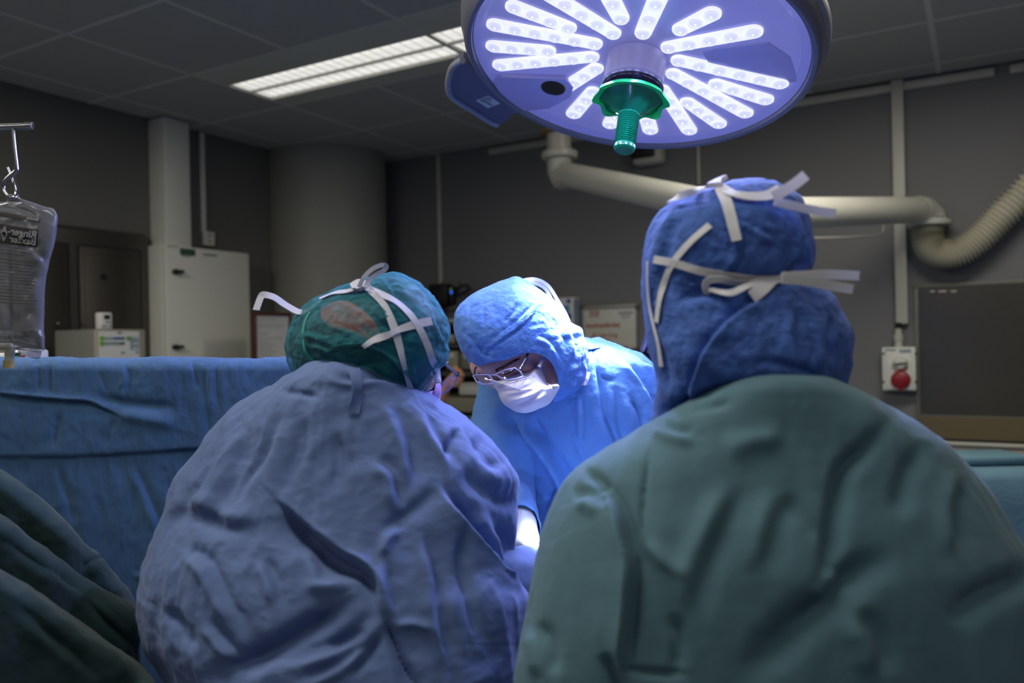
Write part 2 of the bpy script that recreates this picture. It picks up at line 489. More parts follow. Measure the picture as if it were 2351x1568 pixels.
# ------------------------------------------------------------------ bodies: one continuous surface grown round a skeleton
def smin(a, b, k):
    h = np.clip(0.5 + 0.5 * (b - a) / k, 0, 1)
    return b * (1 - h) + a * h - k * h * (1 - h)
def surfnet(Fd, o, h):
    ins = Fd < 0
    c = np.zeros(tuple(np.array(Fd.shape) - 1), np.int8)
    nx, ny, nz = c.shape
    for dx in (0, 1):
        for dy in (0, 1):
            for dz in (0, 1): c += ins[dx:dx + nx, dy:dy + ny, dz:dz + nz]
    idx = np.argwhere((c > 0) & (c < 8))
    if not len(idx): return np.zeros((0, 3)), []
    vals = {}
    for dx in (0, 1):
        for dy in (0, 1):
            for dz in (0, 1): vals[dx, dy, dz] = Fd[idx[:, 0] + dx, idx[:, 1] + dy, idx[:, 2] + dz]
    acc = np.zeros((len(idx), 3)); cnt = np.zeros(len(idx))
    for a in vals:
        for ax in range(3):
            if a[ax]: continue
            b = list(a); b[ax] = 1; b = tuple(b)
            va, vb = vals[a], vals[b]; s = (va < 0) != (vb < 0)
            t = np.where(s, va / np.where(s, va - vb, 1), 0)
            pt = np.array(a, float)[None] + np.zeros((len(idx), 3)); pt[:, ax] += t
            acc += pt * s[:, None]; cnt += s
    vert = (idx + acc / cnt[:, None]) * h + o
    lut = -np.ones(c.shape, np.int64); lut[idx[:, 0], idx[:, 1], idx[:, 2]] = np.arange(len(idx))
    faces = []
    for ax in range(3):
        sl0 = [slice(None)] * 3; sl1 = [slice(None)] * 3; sl0[ax] = slice(0, -1); sl1[ax] = slice(1, None)
        s0 = ins[tuple(sl0)]; s1 = ins[tuple(sl1)]
        e = np.argwhere(s0 != s1); up = s0[e[:, 0], e[:, 1], e[:, 2]]
        b1, b2 = (ax + 1) % 3, (ax + 2) % 3
        ok = (e[:, b1] > 0) & (e[:, b2] > 0) & (e[:, b1] < c.shape[b1]) & (e[:, b2] < c.shape[b2]); e = e[ok]; up = up[ok]
        def L_(d1, d2):
            q = e.copy(); q[:, b1] -= d1; q[:, b2] -= d2
            return lut[q[:, 0], q[:, 1], q[:, 2]]
        q = np.stack([L_(1, 1), L_(0, 1), L_(0, 0), L_(1, 0)], 1)
        q[~up] = q[~up][:, ::-1]
        faces.append(q)
    return vert, np.concatenate(faces)
def sdf_mesh(prims, h, k=0.02, pad=0.03):
    """prims: ('c', a, b, ra, rb[, k]) tapered limb, ('e', centre, radii, 3x3 axes[, k]) ellipsoid, with 'cut' / 'cutc' removing"""
    lo = np.full(3, 1e9); hi = -lo
    for q in prims:
        if q[0] in ('c',):
            r = max(q[3], q[4]); lo = np.minimum(lo, np.minimum(q[1], q[2]) - r); hi = np.maximum(hi, np.maximum(q[1], q[2]) + r)
        elif q[0] == 'e': r = max(q[2]); lo = np.minimum(lo, np.array(q[1]) - r); hi = np.maximum(hi, np.array(q[1]) + r)
    lo -= pad; hi += pad
    n = np.ceil((hi - lo) / h).astype(int) + 1
    Fd = np.full(n, 0.3, np.float32)
    for q in prims:
        if q[0] == 'c':
            a, b = np.array(q[1], float), np.array(q[2], float); r = max(q[3], q[4]); l, u = np.minimum(a, b) - r, np.maximum(a, b) + r
        else:
            ce = np.array(q[1], float); r = max(q[2]); l, u = ce - r, ce + r
        kk = q[-1] if (q[0] == 'c' and len(q) == 6) or (q[0] != 'c' and len(q) == 5) else k
        m_ = kk * 1.5 + 0.01
        i0 = np.clip(((l - m_ - lo) / h).astype(int), 0, n - 1); i1 = np.clip(((u + m_ - lo) / h).astype(int) + 2, 1, n)
        g = np.stack(np.meshgrid(*[lo[x] + h * np.arange(i0[x], i1[x]) for x in range(3)], indexing='ij'), -1)
        if q[0] == 'c':
            ab = b - a; t = np.clip(((g - a) @ ab) / (ab.dot(ab) + 1e-12), 0, 1)
            d = np.linalg.norm(g - a - t[..., None] * ab, axis=-1) - (q[3] + (q[4] - q[3]) * t)
        else:
            A = np.array(q[3]); rr = np.array(q[2]); lp = (g - ce) @ A.T        # rows of A = local axes
            k0 = np.linalg.norm(lp / rr, axis=-1); k1 = np.linalg.norm(lp / rr ** 2, axis=-1) + 1e-9
            d = k0 * (k0 - 1) / k1
        sl = tuple(slice(i0[x], i1[x]) for x in range(3))
        if q[0] == 'cut': Fd[sl] = -smin(-Fd[sl], d, kk)
        else: Fd[sl] = smin(Fd[sl], d, kk)
    return surfnet(Fd, lo, h)
def axes(fwd, up, roll=0.0):
    f = Vector(fwd).normalized(); r = f.cross(Vector(up)).normalized(); u = r.cross(f)
    q = Matrix.Rotation(roll, 3, f); r = q @ r; u = q @ u
    return np.array([r, f, u])
def head_prims(c, A, neck_to=None, s=1.0, k=0.012):
    """A rows: right, forward, up. c: centre between the ears"""
    def w(x, y, z): return np.array(c) + s * (x * A[0] + y * A[1] + z * A[2])
    e = lambda x, y, z, a, b, d, kk=k: ('e', w(x, y, z), (a * s, b * s, d * s), A, kk)
    cp = lambda p, q, ra, rb, kk=k: ('c', w(*p), w(*q), ra * s, rb * s, kk)
    pr = [e(0, -.012, .035, .074, .094, .086), e(0, .032, -.045, .055, .058, .068, .03),
          e(0, .062, -.085, .024, .022, .018, .02),
          cp((-.040, .074, .036), (.040, .074, .036), .012, .012, .016), cp((-.05, .06, -.012), (-.025, .078, -.02), .018, .014, .02), cp((.05, .06, -.012), (.025, .078, -.02), .018, .014, .02),
          ('cut', w(.033, .098, .012), (.016 * s, .016 * s, .012 * s), A, .012), ('cut', w(-.033, .098, .012), (.016 * s, .016 * s, .012 * s), A, .012),
          e(.032, .072, .012, .0135, .0135, .0125, .004), e(-.032, .072, .012, .0135, .0135, .0125, .004),
          cp((0, .084, .024), (0, .108, -.016), .007, .010, .010), e(0, .104, -.022, .014, .012, .009, .008), e(.013, .094, -.024, .008, .010, .007, .006), e(-.013, .094, -.024, .008, .010, .007, .006),
          cp((-.018, .082, -.049), (.018, .082, -.049), .005, .005, .008), cp((-.016, .081, -.058), (.016, .081, -.058), .006, .006, .008),
          e(.077, -.005, .002, .008, .018, .030, .006), e(-.077, -.005, .002, .008, .018, .030, .006)]
    if neck_to is not None: pr.append(('c', w(0, -.03, -.05), np.array(neck_to), .056 * s, .06 * s, .03))
    return pr
def hand_prims(wr, d, nrm, side=1, s=1.0, curl=0.5, g=1.0):
    """wrist, direction of the fingers, palm normal; side +1 puts the thumb on d x n"""
    d = np.array(Vector(d).normalized()); nrm = np.array(nrm, float); nrm = nrm - d * d.dot(nrm); nrm /= np.linalg.norm(nrm)
    t = np.cross(d, nrm) * side
    wr = np.array(wr, float); q = lambda x, y, z: wr + s * (x * t + y * d + z * nrm)
    pr = [('c', q(0, -.01, 0), q(0, .02, 0), .024 * s * g, .026 * s * g, .012)]
    for i, (x, L, r) in enumerate(((.030, .088, .0088), (.010, .098, .0090), (-.011, .091, .0086), (-.030, .072, .0078))):
        kn = q(x, .088 if i else .086, .002); r *= s * g
        pr.append(('c', q(x * .55, .012, 0), kn, .014 * s * g, .0115 * s * g, .012))
        a = 0.35 * curl + 0.05 * i * curl; cur = kn; dirn = d
        for j, f in enumerate((.45, .30, .25)):
            a += curl * (0.5, 0.75, 0.45)[j]
            dirn = d * math.cos(a) + nrm * math.sin(a)
            nx = cur + dirn * L * f * s
            pr.append(('c', cur, nx, r * (1 - .07 * j), r * (1 - .07 * (j + 1)), .004)); cur = nx
    p0 = q(.022, .022, .006); p1 = q(.046, .052, .018); p2 = q(.050, .080, .030 + .012 * curl); p3 = q(.043, .100, .040 + .014 * curl)
    for a, b, ra, rb in ((p0, p1, .016, .012), (p1, p2, .0115, .010), (p2, p3, .010, .008)): pr.append(('c', a, b, ra * s * g, rb * s * g, .006))
    return pr
def body(name, blocks, m, parent):
    VV, FF, n = [], [], 0
    for pr, h, k in blocks:
        v, f = sdf_mesh(pr, h, k)
        VV.append(v); FF.append(np.asarray(f) + n); n += len(v)
    return obj(name, np.concatenate(VV), np.concatenate(FF), m, parent)
def limbs(J):
    """J: dict of joints -> torso, arms and legs as tapered limbs"""
    v = lambda n: np.array(J[n], float)
    pr = [('c', v('neck'), v('chest'), .052, .085, .04), ('c', v('chest'), v('pelvis'), .085, .095, .05),
          ('c', v('chest'), v('shl'), .075, .045, .04), ('c', v('chest'), v('shr'), .075, .045, .04)]
    for s in 'lr':
        pr += [('c', v('sh' + s), v('el' + s), .045, .036, .02), ('c', v('el' + s), v('wr' + s), .036, .025, .02)]
        pr += [('c', v('pelvis'), v('hip' + s), .09, .085, .05), ('c', v('hip' + s), v('kn' + s), .080, .056, .03), ('c', v('kn' + s), v('an' + s), .054, .036, .02),
               ('c', v('an' + s), v('toe' + s), .038, .03, .02)]
    return pr

# ------------------------------------------------------------------ colours of the room
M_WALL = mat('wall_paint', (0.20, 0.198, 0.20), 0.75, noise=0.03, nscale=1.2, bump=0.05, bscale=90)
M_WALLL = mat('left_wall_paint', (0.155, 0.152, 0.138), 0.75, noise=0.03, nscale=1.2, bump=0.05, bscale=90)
M_COLUMN = mat('column_cladding', (0.33, 0.325, 0.285), 0.5, noise=0.02, nscale=1.0)
M_FLOOR = mat('floor_vinyl', (0.20, 0.24, 0.25), 0.35, noise=0.12, nscale=14, bump=0.03)
M_TILE = mat('ceiling_tile', (0.42, 0.41, 0.39), 0.9, noise=0.03, nscale=3, bump=0.1, bscale=220)
M_BAR = mat('ceiling_bar', (0.62, 0.61, 0.58), 0.5)
M_WHITE = mat('white_enamel', (0.84, 0.83, 0.75), 0.45, noise=0.02, nscale=2)
M_CREAM = mat('cream_plastic', (0.60, 0.58, 0.50), 0.5)
M_PIPE = mat('white_pipe', (0.62, 0.60, 0.52), 0.35, noise=0.02, nscale=5)
M_STEEL = mat('brown_steel', (0.105, 0.096, 0.084), 0.36, metal=0.6, noise=0.05, nscale=20, aniso=(1, 1, 12))
M_STEELD = mat('dark_steel', (0.085, 0.076, 0.066), 0.42, metal=0.6, noise=0.06, nscale=14, aniso=(1, 1, 10))
M_CHROME = mat('chrome', (0.36, 0.36, 0.39), 0.2, metal=1.0)
M_BLACK = mat('black_plastic', (0.012, 0.012, 0.013), 0.4)
M_DARK = mat('dark_gap', (0.02, 0.02, 0.02), 0.8)
M_RED = mat('red_plastic', (0.30, 0.012, 0.02), 0.4)
M_PAPER = mat('paper', (0.72, 0.71, 0.70), 0.8)
M_INK = mat('ink', (0.16, 0.16, 0.17), 0.8)
M_BOARD = mat('board_enamel', (0.66, 0.65, 0.56), 0.3)
M_MARKER = mat('red_marker', (0.42, 0.10, 0.05), 0.7)
M_MAROON = mat('maroon_frame', (0.10, 0.03, 0.025), 0.5)
M_GREENLBL = mat('green_label', (0.015, 0.09, 0.055), 0.6)
M_TEALLBL = mat('teal_label', (0.02, 0.22, 0.15), 0.6)
M_BLUEPRT = mat('blue_print', (0.02, 0.06, 0.30), 0.6)
M_CYANPRT = mat('cyan_print', (0.10, 0.33, 0.50), 0.6)
M_GREYPRT = mat('grey_print', (0.26, 0.34, 0.40), 0.6)
M_GREENLED = mat('green_dot', (0.12, 0.42, 0.02), 0.5)
M_GLASS = mat('dark_window_glass', (0.060, 0.055, 0.042), 0.3, noise=0.1, nscale=2, spec=0.6)
M_WOOD = mat('wood_trim', (0.34, 0.20, 0.09), 0.6, noise=0.1, nscale=30)

def prism_uv(name, u0, u1, v0, v1, z0, z1, m, parent=None, bevel=0.0):
    c = R((u0 + u1) / 2, (v0 + v1) / 2, (z0 + z1) / 2)
    return box(name, c, (abs(v1 - v0), abs(u1 - u0), abs(z1 - z0)), m, parent, rot=ROOMQ, bevel=bevel)
T = 0.12
for nm, a in (('floor', (UF - T, UB + T, VL - T, VR + T, -0.1, 0.0, M_FLOOR)),
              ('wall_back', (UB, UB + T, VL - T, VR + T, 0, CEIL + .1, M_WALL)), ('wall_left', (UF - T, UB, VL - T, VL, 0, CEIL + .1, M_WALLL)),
              ('wall_front', (UF - T, UF, VL, VR + T, 0, CEIL + .1, M_WALL)), ('wall_right', (UF, UB, VR, VR + T, 0, CEIL + .1, M_WALL))):
    tag(prism_uv(nm, *a), kind='structure')
ceiling = tag(prism_uv('ceiling', UF, UB, VL, VR, CEIL + 0.10, CEIL + 0.16, M_DARK), kind='structure')
# tiles in their grid; luminaires fill some cells
us = [2.55 + .6 * k for k in range(-8, 4)]; us = [UF] + [x for x in us if UF + .05 < x < UB - .05] + [UB]
vs_ = [-3.16 + .6 * k for k in range(-1, 11)]; vs_ = [VL] + [x for x in vs_ if VL + .05 < x < VR - .05] + [VR]
LUMC = [(2.55, -3.16), (2.55, -1.96), (2.55, -.76), (2.55, .44), (.15, -3.16), (.15, -1.36), (.15, .44), (-1.65, -1.96), (-1.65, .44)]
def in_lum(u, v): return any(a - .01 < u < a + .61 and b - .01 < v < b + 1.21 for a, b in LUMC)
tilecache = {}
for i in range(len(us) - 1):
    for j in range(len(vs_) - 1):
        uc, vc = (us[i] + us[i + 1]) / 2, (vs_[j] + vs_[j + 1]) / 2
        if in_lum(uc, vc): continue
        du, dv = us[i + 1] - us[i] - .012, vs_[j + 1] - vs_[j] - .012
        key = (round(du, 2), round(dv, 2))
        if key not in tilecache:
            bm = bmesh.new(); box_bm(bm, dv, du, .016, ROOMQ, .003, 1)
            me = bpy.data.meshes.new('ceiling_tile'); bm.to_mesh(me); bm.free(); me.materials.append(M_TILE); tilecache[key] = me
        o = bpy.data.objects.new('ceiling_tile', tilecache[key]); o.location = R(uc, vc, CEIL + .010); COL.objects.link(o)
        o.parent = ceiling
for u in us[1:-1]: prism_uv('grid_bar', u - .011, u + .011, VL + .01, VR - .01, CEIL + .0005, CEIL + .004, M_BAR, ceiling)
for v in vs_[1:-1]:
    cuts = sorted([a for a, b in LUMC if b + .01 < v < b + 1.19])
    lo = UF + .01
    for a in cuts + [None]:
        hi = a if a is not None else UB - .01
        prism_uv('grid_bar', lo, hi, v - .011, v + .011, CEIL + .0008, CEIL + .0043, M_BAR, ceiling)
        lo = (a or 0) + .6
# luminaires
M_LUMFLAP = mat('luminaire_flap', (0.58, 0.57, 0.50), 0.45)
M_LUMEM = mat('luminaire_diffuser', (0.8, 0.8, 0.76), 0.5, emit=(1.0, 0.98, 0.92), estr=0.74)
M_LUMEM2 = mat('luminaire_tube', (0.8, 0.8, 0.76), 0.5, emit=(1.0, 0.98, 0.92), estr=0.80)
M_LOUVRE = mat('luminaire_louvre', (0.9, 0.9, 0.88), 0.3, trans=.5)
M_DIVID = mat('luminaire_divider', (.45, .44, .40), .4)
def luminaire(label):
    t = thing('ceiling_light', label, 'light', (0, 0, 0), 'recessed ceiling lights in rows')
    bx = lambda n, u0, u1, v0, v1, z0, z1, m: box(n, (( v0 + v1) / 2, (u0 + u1) / 2, (z0 + z1) / 2), (v1 - v0, u1 - u0, z1 - z0), m, t, bevel=0)
    bx('flap', .012, .20, .008, 1.192, .0, .012, M_LUMFLAP); bx('flap', .475, .588, .008, 1.192, .0, .012, M_LUMFLAP)
    bx('housing', .012, .588, .008, 1.192, .055, .065, M_LUMFLAP)
    bx('diffuser', .21, .335, .012, 1.188, .012, .02, M_LUMEM); bx('diffuser', .345, .47, .012, 1.188, .012, .02, M_LUMEM)
    bx('tube', .235, .26, .06, 1.14, .0105, .012, M_LUMEM2); bx('tube', .42, .445, .06, 1.14, .0105, .012, M_LUMEM2)
    bx('divider', .335, .345, .01, 1.19, .0, .02, M_DIVID)
    bm = bmesh.new()
    for k in range(21):
        v = .05 + k * 1.1 / 20
        for a, b in ((.21, .335), (.345, .47)): box_bm(bm, .002, b - a, .003, Matrix.Translation((v, (a + b) / 2, .0085)), 0)
    o = bm_obj('louvre', bm, M_LOUVRE, t); o['kind'] = 'stuff'
    return t
lab = ['lit recessed ceiling light with two white strips, wholly in view left of the surgical lamp',
       'lit recessed ceiling light whose end peeks out beside the left rim of the surgical lamp']
def copy_tree(o, parent=None):
    c = o.copy(); COL.objects.link(c)
    if parent is not None: c.parent = parent
    for ch in list(o.children): copy_tree(ch, c)
    return c
for i, (u, v) in enumerate(LUMC):
    if i == 0: t = lum0 = luminaire(lab[0])
    else: t = copy_tree(lum0); t['label'] = lab[1] if i == 1 else 'recessed ceiling light with two white strips, out of view above the operating team'
    t.location = R(u, v, CEIL); t.rotation_euler = (0, 0, math.atan2(V.y, V.x))
# column in the corner, cornice, thin wall trunking
cc = Vector((-1.230, 5.50, 0))
tag(lathe('column', [(0.395, 0), (0.395, CEIL + .001)], M_COLUMN, None, 72, Matrix.Translation(cc)), kind='structure')
tag(prism_uv('trim_1', UB - .025, UB, -2.75, .075, CEIL - .055, CEIL - .015, M_CREAM, bevel=.004), kind='structure')
tag(prism_uv('trim_2', UB - .025, UB, .135, VR - .05, CEIL - .055, CEIL - .015, M_CREAM, bevel=.004), kind='structure')
def uz_left(px, py): p = on_left(px, py); return p.dot(U), p.z
def vz_back(px, py): p = on_back(px, py); return p.dot(V), p.z
def trunk(name, label, px, y0, y1, w, d, wall, m, cat='conduit'):
    if wall == 'b':
        v, z0 = vz_back(px, y0); _, z1 = vz_back(px, y1); o = prism_uv(name, UB - d, UB - .001, v - w / 2, v + w / 2, z1, min(z0, CEIL - .004), m, bevel=.004)
    else:
        u, z0 = uz_left(px, y0); _, z1 = uz_left(px, y1); o = prism_uv(name, u - w / 2, u + w / 2, VL + .001, VL + d, z1, min(z0, CEIL - .004), m, bevel=.004)
    return tag(o, label, cat)
trunk('cable_trunking', 'thin white cable trunking running down the back wall to the black charger box', 1008, 350, 655, .028, .02, 'b', M_CREAM)
trunk('cable_trunking', 'thin pale trunking on the back wall behind the exhaust arm, below the lamp', 1603, 300, 425, .018, .015, 'b', M_CREAM)
trunk('cable_trunking', 'wide cream cable trunking running down to the red socket box', 2060, 150, 744, .055, .045, 'b', M_CREAM)
trunk('cable_trunking', 'slim white trunking between the boxed duct and the column', 458, 290, 535, .032, .025, 'l', M_WHITE)
# boxed duct on the left wall above the white cabinet
uz0 = uz_left(366, 300)[0]
cab_u0, cab_v1 = 2.86, -3.80
du0 = hit(379, 400, R(0, VL + .14), V).dot(U); du1 = hit(437, 400, R(0, VL + .14), V).dot(U)
duct = prism_uv('boxed_duct', du0, du1, VL + .001, VL + .14, 2.03, CEIL - .004, M_WHITE, bevel=.006)
tag(duct, 'white boxed duct rising from the white wall cabinet to the ceiling', 'duct')
# white wall cabinet
cab = thing('wall_cabinet', 'white metal wall cabinet with two black latches and a green label', 'cabinet', R(3.15, VL, 1.2))
cz1 = 2.043; czf = lambda u: cz1
prism_uv('body', 2.86, 3.445, VL + .001, -3.815, 1.20, cz1, M_WHITE, cab, .004)
door = prism_uv('door', 2.863, 3.442, -3.813, -3.793, 1.205, cz1 - .004, M_WHITE, cab, .005)
def on_plane_v(px, py, v): p = hit(px, py, R(0, v), V); return p.dot(U), p.z
VF = -3.793
for py in (624, 797):
    u, z = on_plane_v(399, py, VF)
    h = lathe('latch', [(0, .03), (.014, .03), (.016, .02), (.013, 0)], M_BLACK, door, 16, frame_on(R(u, VF, z), U, (0, 0, 1)))
    prism_uv('latch_lever', u - .005, u + .045, VF + .018, VF + .032, z - .008, z + .010, M_BLACK, door, .003)
u0, z1_ = on_plane_v(413, 567, VF); u1, z0_ = on_plane_v(448, 587, VF)
lb = prism_uv('green_label', u0, u1, VF, VF + .002, z0_ - .002, z1_ - .006, M_GREENLBL, door)
lb['label'] = 'dark green label with pale lines of writing'
for k in range(4):
    zz = z1_ - .016 - k * .0105
    prism_uv('printed_line', u0 + .008, u1 - .02 - .01 * (k % 2), VF + .002, VF + .0026, zz - .002, zz + .002, mat('label_print', (.10, .16, .13), .7) if k == 0 else bpy.data.materials['label_print'], lb)
u0, z1_ = on_plane_v(467, 583, VF); u1, z0_ = on_plane_v(498, 589, VF)
prism_uv('teal_label', u0, u1, VF, VF + .002, z0_, z1_ + .002, M_TEALLBL, door)['label'] = 'narrow teal strip label'
u0, z1_ = on_plane_v(384, 561, VF); u1, z0_ = on_plane_v(408, 570, VF)
prism_uv('printed_line', u0, u1, VF, VF + .001, z0_ + .004, z1_ - .004, mat('pale_print', (.42, .42, .40), .7), door)
# white double socket beside it
sk = thing('wall_socket', 'white double wall socket at the foot of the slim trunking', 'socket', R(3.35, VL, 1.9))
u0, z1_ = uz_left(460, 531); u1, z0_ = uz_left(486, 566)
plate = prism_uv('plate', u0, u1, VL, VL + .03, z0_, z1_, M_WHITE, sk, .004)
for k in (.28, .72):
    zc = z0_ + (z1_ - z0_) * k
    lathe('outlet', [(0, -.004), (.013, -.004), (.016, .001), (.018, .001)], M_CREAM, sk, 20, frame_on(R((u0 + u1) / 2, VL + .0305, zc), U, (0, 0, 1)))
    prism_uv('outlet_slot', (u0 + u1) / 2 - .008, (u0 + u1) / 2 + .008, VL + .0305, VL + .032, zc - .004, zc + .004, M_DARK, sk)
# brown steel pass-through cabinet set into the left wall
pt = thing('steel_cabinet', 'brown steel double-door cabinet set into the left wall', 'cabinet', R(2.4, VL, 0.9))
ua = uz_left(-60, 600)[0]; ub = uz_left(331, 600)[0]; ztop = 2.105
sf = prism_uv('frame', ua, ub, VL + .001, VL + .05, .75, ztop, M_STEEL, pt, .022)
d1u0, d1u1 = uz_left(12, 600)[0], uz_left(140, 600)[0]; d2u0, d2u1 = uz_left(168, 600)[0], uz_left(305, 600)[0]
for (a, b), kn in (((d1u0, d1u1), 130), ((d2u0, d2u1), 187)):
    prism_uv('door_gap', a - .012, b + .012, VL + .045, VL + .052, .80, ztop - .09, M_DARK, pt)
    dd = prism_uv('door', a, b, VL + .046, VL + .060, .81, ztop - .10, M_STEELD, pt, .004)
    prism_uv('inset_panel', a + .03, b - .03, VL + .059, VL + .063, .9, ztop - .14, M_STEELD, dd, .003)
    u, z = on_plane_v(kn, 744, VL + .06)
    lathe('knob', [(0, .022), (.007, .02), (.009, .012), (.004, .004), (.004, 0)], M_CHROME, dd, 16, frame_on(R(u, VL + .060, z), U, (0, 0, 1)))
    u, z = on_plane_v(240 if kn == 187 else 75, 636, VL + .063)
    if kn == 187: lathe('recess_pull', [(0, .001), (.018, .001), (.024, .004), (.026, 0)], M_BLACK, dd, 20, frame_on(R(u, VL + .0625, z), U, (0, 0, 1)) @ Matrix.Diagonal((1, .65, 1, 1)))
# control cabinet with printed panel, a small white display unit standing on it
cv = -3.40
ccab = thing('control_cabinet', 'grey cabinet with a white printed panel carrying green dots', 'cabinet', R(2.35, cv, 0))
a0 = on_plane_v(217, 760, cv)[0]; a1, zt = on_plane_v(331, 756, cv)
M_GREYCAB = mat('grey_cabinet', (0.20, 0.20, 0.18), 0.5); M_OLIVE = mat('olive_bezel', (0.36, 0.34, 0.26), 0.5)
prism_uv('body', a0 - .002, a1 + .002, cv - .30, cv - .004, 0, zt, M_GREYCAB, ccab, .006)
fr = prism_uv('front_frame', a0, a1, cv - .004, cv + .006, .9, zt - .002, M_OLIVE, ccab, .003)
def cp_rect(name, x0, y0, x1, y1, m, par, lift=.008):
    q0, s1 = on_plane_v(x0, y0, cv); q1, s0 = on_plane_v(x1, y1, cv)
    return prism_uv(name, q0, q1, cv + .0055, cv + lift, s0, s1, m, par)
pn = cp_rect('printed_panel', 225, 761, 319, 850, M_PAPER, ccab)
for x0, y0, x1, y1, m in ((237, 774, 284, 780, M_GREYPRT), (237, 785, 284, 792, M_GREYPRT), (258, 775, 284, 779, M_BLUEPRT), (258, 787, 284, 791, M_GREYPRT), (296, 773, 316, 803, M_GREYPRT), (303, 775, 314, 777, M_PAPER),
                          (303, 787, 314, 790, M_PAPER), (303, 798, 314, 801, M_PAPER), (275, 807, 284, 813, M_GREYPRT), (309, 806, 316, 812, M_GREYPRT), (267, 762, 277, 766, M_INK)):
    cp_rect('printed_block', x0, y0, x1, y1, m, pn, .0088 if m is not M_BLUEPRT and m is not M_PAPER else .0094)
for x, y in ((231, 777), (231, 789), (292, 777)):
    q, s = on_plane_v(x, y, cv); lathe('green_dot', [(0, .003), (.010, .003), (.011, 0)], M_GREENLED, pn, 20, frame_on(R(q, cv + .008, s), U, (0, 0, 1)))
dv = thing('display_unit', 'small white display unit standing on the grey control cabinet', 'monitor', R(2.3, cv - .02, zt))
q0, s1 = on_plane_v(230, 717, cv - .02); q1, s0 = on_plane_v(259, 753, cv - .02)
db = prism_uv('case', q0, q1, cv - .06, cv - .02, zt, s1, M_PAPER, dv, .006)
q0b, s1b = on_plane_v(239, 723, cv - .02); q1b, s0b = on_plane_v(252, 733, cv - .02)
prism_uv('screen', q0b, q1b, cv - .021, cv - .0185, s0b, s1b, M_BLACK, dv)
for x0, y0, x1, y1 in ((243, 738, 254, 741), (234, 747, 244, 750), (250, 747, 254, 750)):
    a, b = on_plane_v(x0, y0, cv - .02); c, d = on_plane_v(x1, y1, cv - .02); prism_uv('button_print', a, c, cv - .021, cv - .0188, d, b, M_INK, dv)
# framed notice on the left wall
NV = -3.36
u0, z1_ = on_plane_v(583, 716, NV); u1, z0_ = on_plane_v(671, 850, NV)
sc_ = thing('side_cabinet', 'cream side cabinet behind the blue drape carrying the framed notice', 'cabinet', R((u0 + u1) / 2, NV, 0))
prism_uv('body', u0 - .1, u1 + .1, NV - .30, NV + .06, 0.02, z0_ - .02, M_CREAM, sc_, .006); prism_uv('top', u0 - .11, u1 + .11, NV - .31, NV + .07, z0_ - .02, z0_, M_WHITE, sc_, .004)
prism_uv('plinth', u0 - .08, u1 + .08, NV - .28, NV + .04, 0, .02, M_BLACK, sc_)
nt_ = thing('framed_notice', 'maroon framed sheet of typed paper standing beside the white cabinet', 'frame', R((u0 + u1) / 2, NV, z0_))
for a, b, c, d in ((u0, u1, z1_ - .018, z1_), (u0, u1, z0_, z0_ + .018), (u0, u0 + .016, z0_ + .018, z1_ - .018), (u1 - .016, u1, z0_ + .018, z1_ - .018)):
    prism_uv('moulding', a, b, NV - .02, NV + .003, c, d, M_MAROON, nt_, .003)
sh = prism_uv('sheet', u0 + .016, u1 - .016, NV - .018, NV - .006, z0_ + .018, z1_ - .018, M_PAPER, nt_)
hh = z1_ - z0_
M_FAINT = mat('faint_print', (0.46, 0.46, 0.45), 0.8)
for k, (f, w0, w1) in enumerate([(.10, .14, .7), (.145, .12, .62), (.21, .1, .85), (.25, .1, .8), (.34, .1, .42), (.38, .1, .36), (.44, .1, .85)] + [(.50 + .035 * j, .1, .45 + .1 * (j % 3)) for j in range(11)]):
    w = u1 - u0; zc = z1_ - hh * f
    prism_uv('typed_line', u0 + .016 + w * w0 * .8, u0 + .016 + (w - .04) * w1, NV - .006, NV - .0054, zc - .0025, zc + .0025, M_FAINT, sh)
# pale green pole with a black cap
pp = P(799, 652, 4.6)
pole = thing('stand_pole', 'pale green pole with a black cap showing just above the green cap', 'pole', (pp.x, pp.y, 0))
lathe('pole', [(.017, .02), (.017, pp.z - .006)], mat('green_pole', (.16, .30, .24), .5), pole, 16, Matrix.Translation((pp.x, pp.y, 0)))
lathe('cap', [(0, 0), (.019, 0), (.019, -.018), (.017, -.018)], M_BLACK, pole, 16, Matrix.Translation(pp))
lathe('foot', [(0, 0), (.16, 0), (.15, .015), (.03, .03), (.017, .03)], M_STEEL, pole, 24, Matrix.Translation((pp.x, pp.y, 0)))
# black charger box on the back wall
ch = thing('charger_box', 'black wall charger with a blue light and looped cable', 'charger', R(UB, -3.2, 1.7))
def back_rect(name, x0, y0, x1, y1, d0, d1, m, par, bev=0.003):
    a, z1 = vz_back(x0, y0); b, z0 = vz_back(x1, y1); return prism_uv(name, UB - d1, UB - d0, a, b, z0, z1, m, par, bev)
back_rect('mount_plate', 1018, 648, 1058, 712, .001, .03, M_WALL, ch)
back_rect('case', 1003, 655, 1045, 701, .03, .10, M_BLACK, ch, .006)
back_rect('case', 1044, 658, 1056, 698, .03, .08, M_BLACK, ch, .006)
tube('cable', [on_back(1046, 668, .08), on_back(1058, 658, .09), on_back(1072, 655, .09), on_back(1076, 664, .08), on_back(1066, 672, .06), on_back(1050, 676, .06)], .009, M_BLACK, ch)
tube('cable', [on_back(1006, 668, .09), on_back(996, 672, .1), on_back(988, 668, .09), on_back(996, 663, .06), on_back(1006, 660, .05)], .007, M_BLACK, ch)
tube('cable', [on_back(1018, 700, .06), on_back(1018, 725, .05), on_back(1022, 760, .04)], .008, M_BLACK, ch)
pl = on_back(1036, 671, .101)
lathe('blue_led', [(0, .004), (.007, .003), (.009, 0)], mat('blue_led', (.02, .05, .5), .4, emit=(.05, .15, 1), estr=1.2), ch, 16, frame_on(pl, V, (0, 0, 1)))
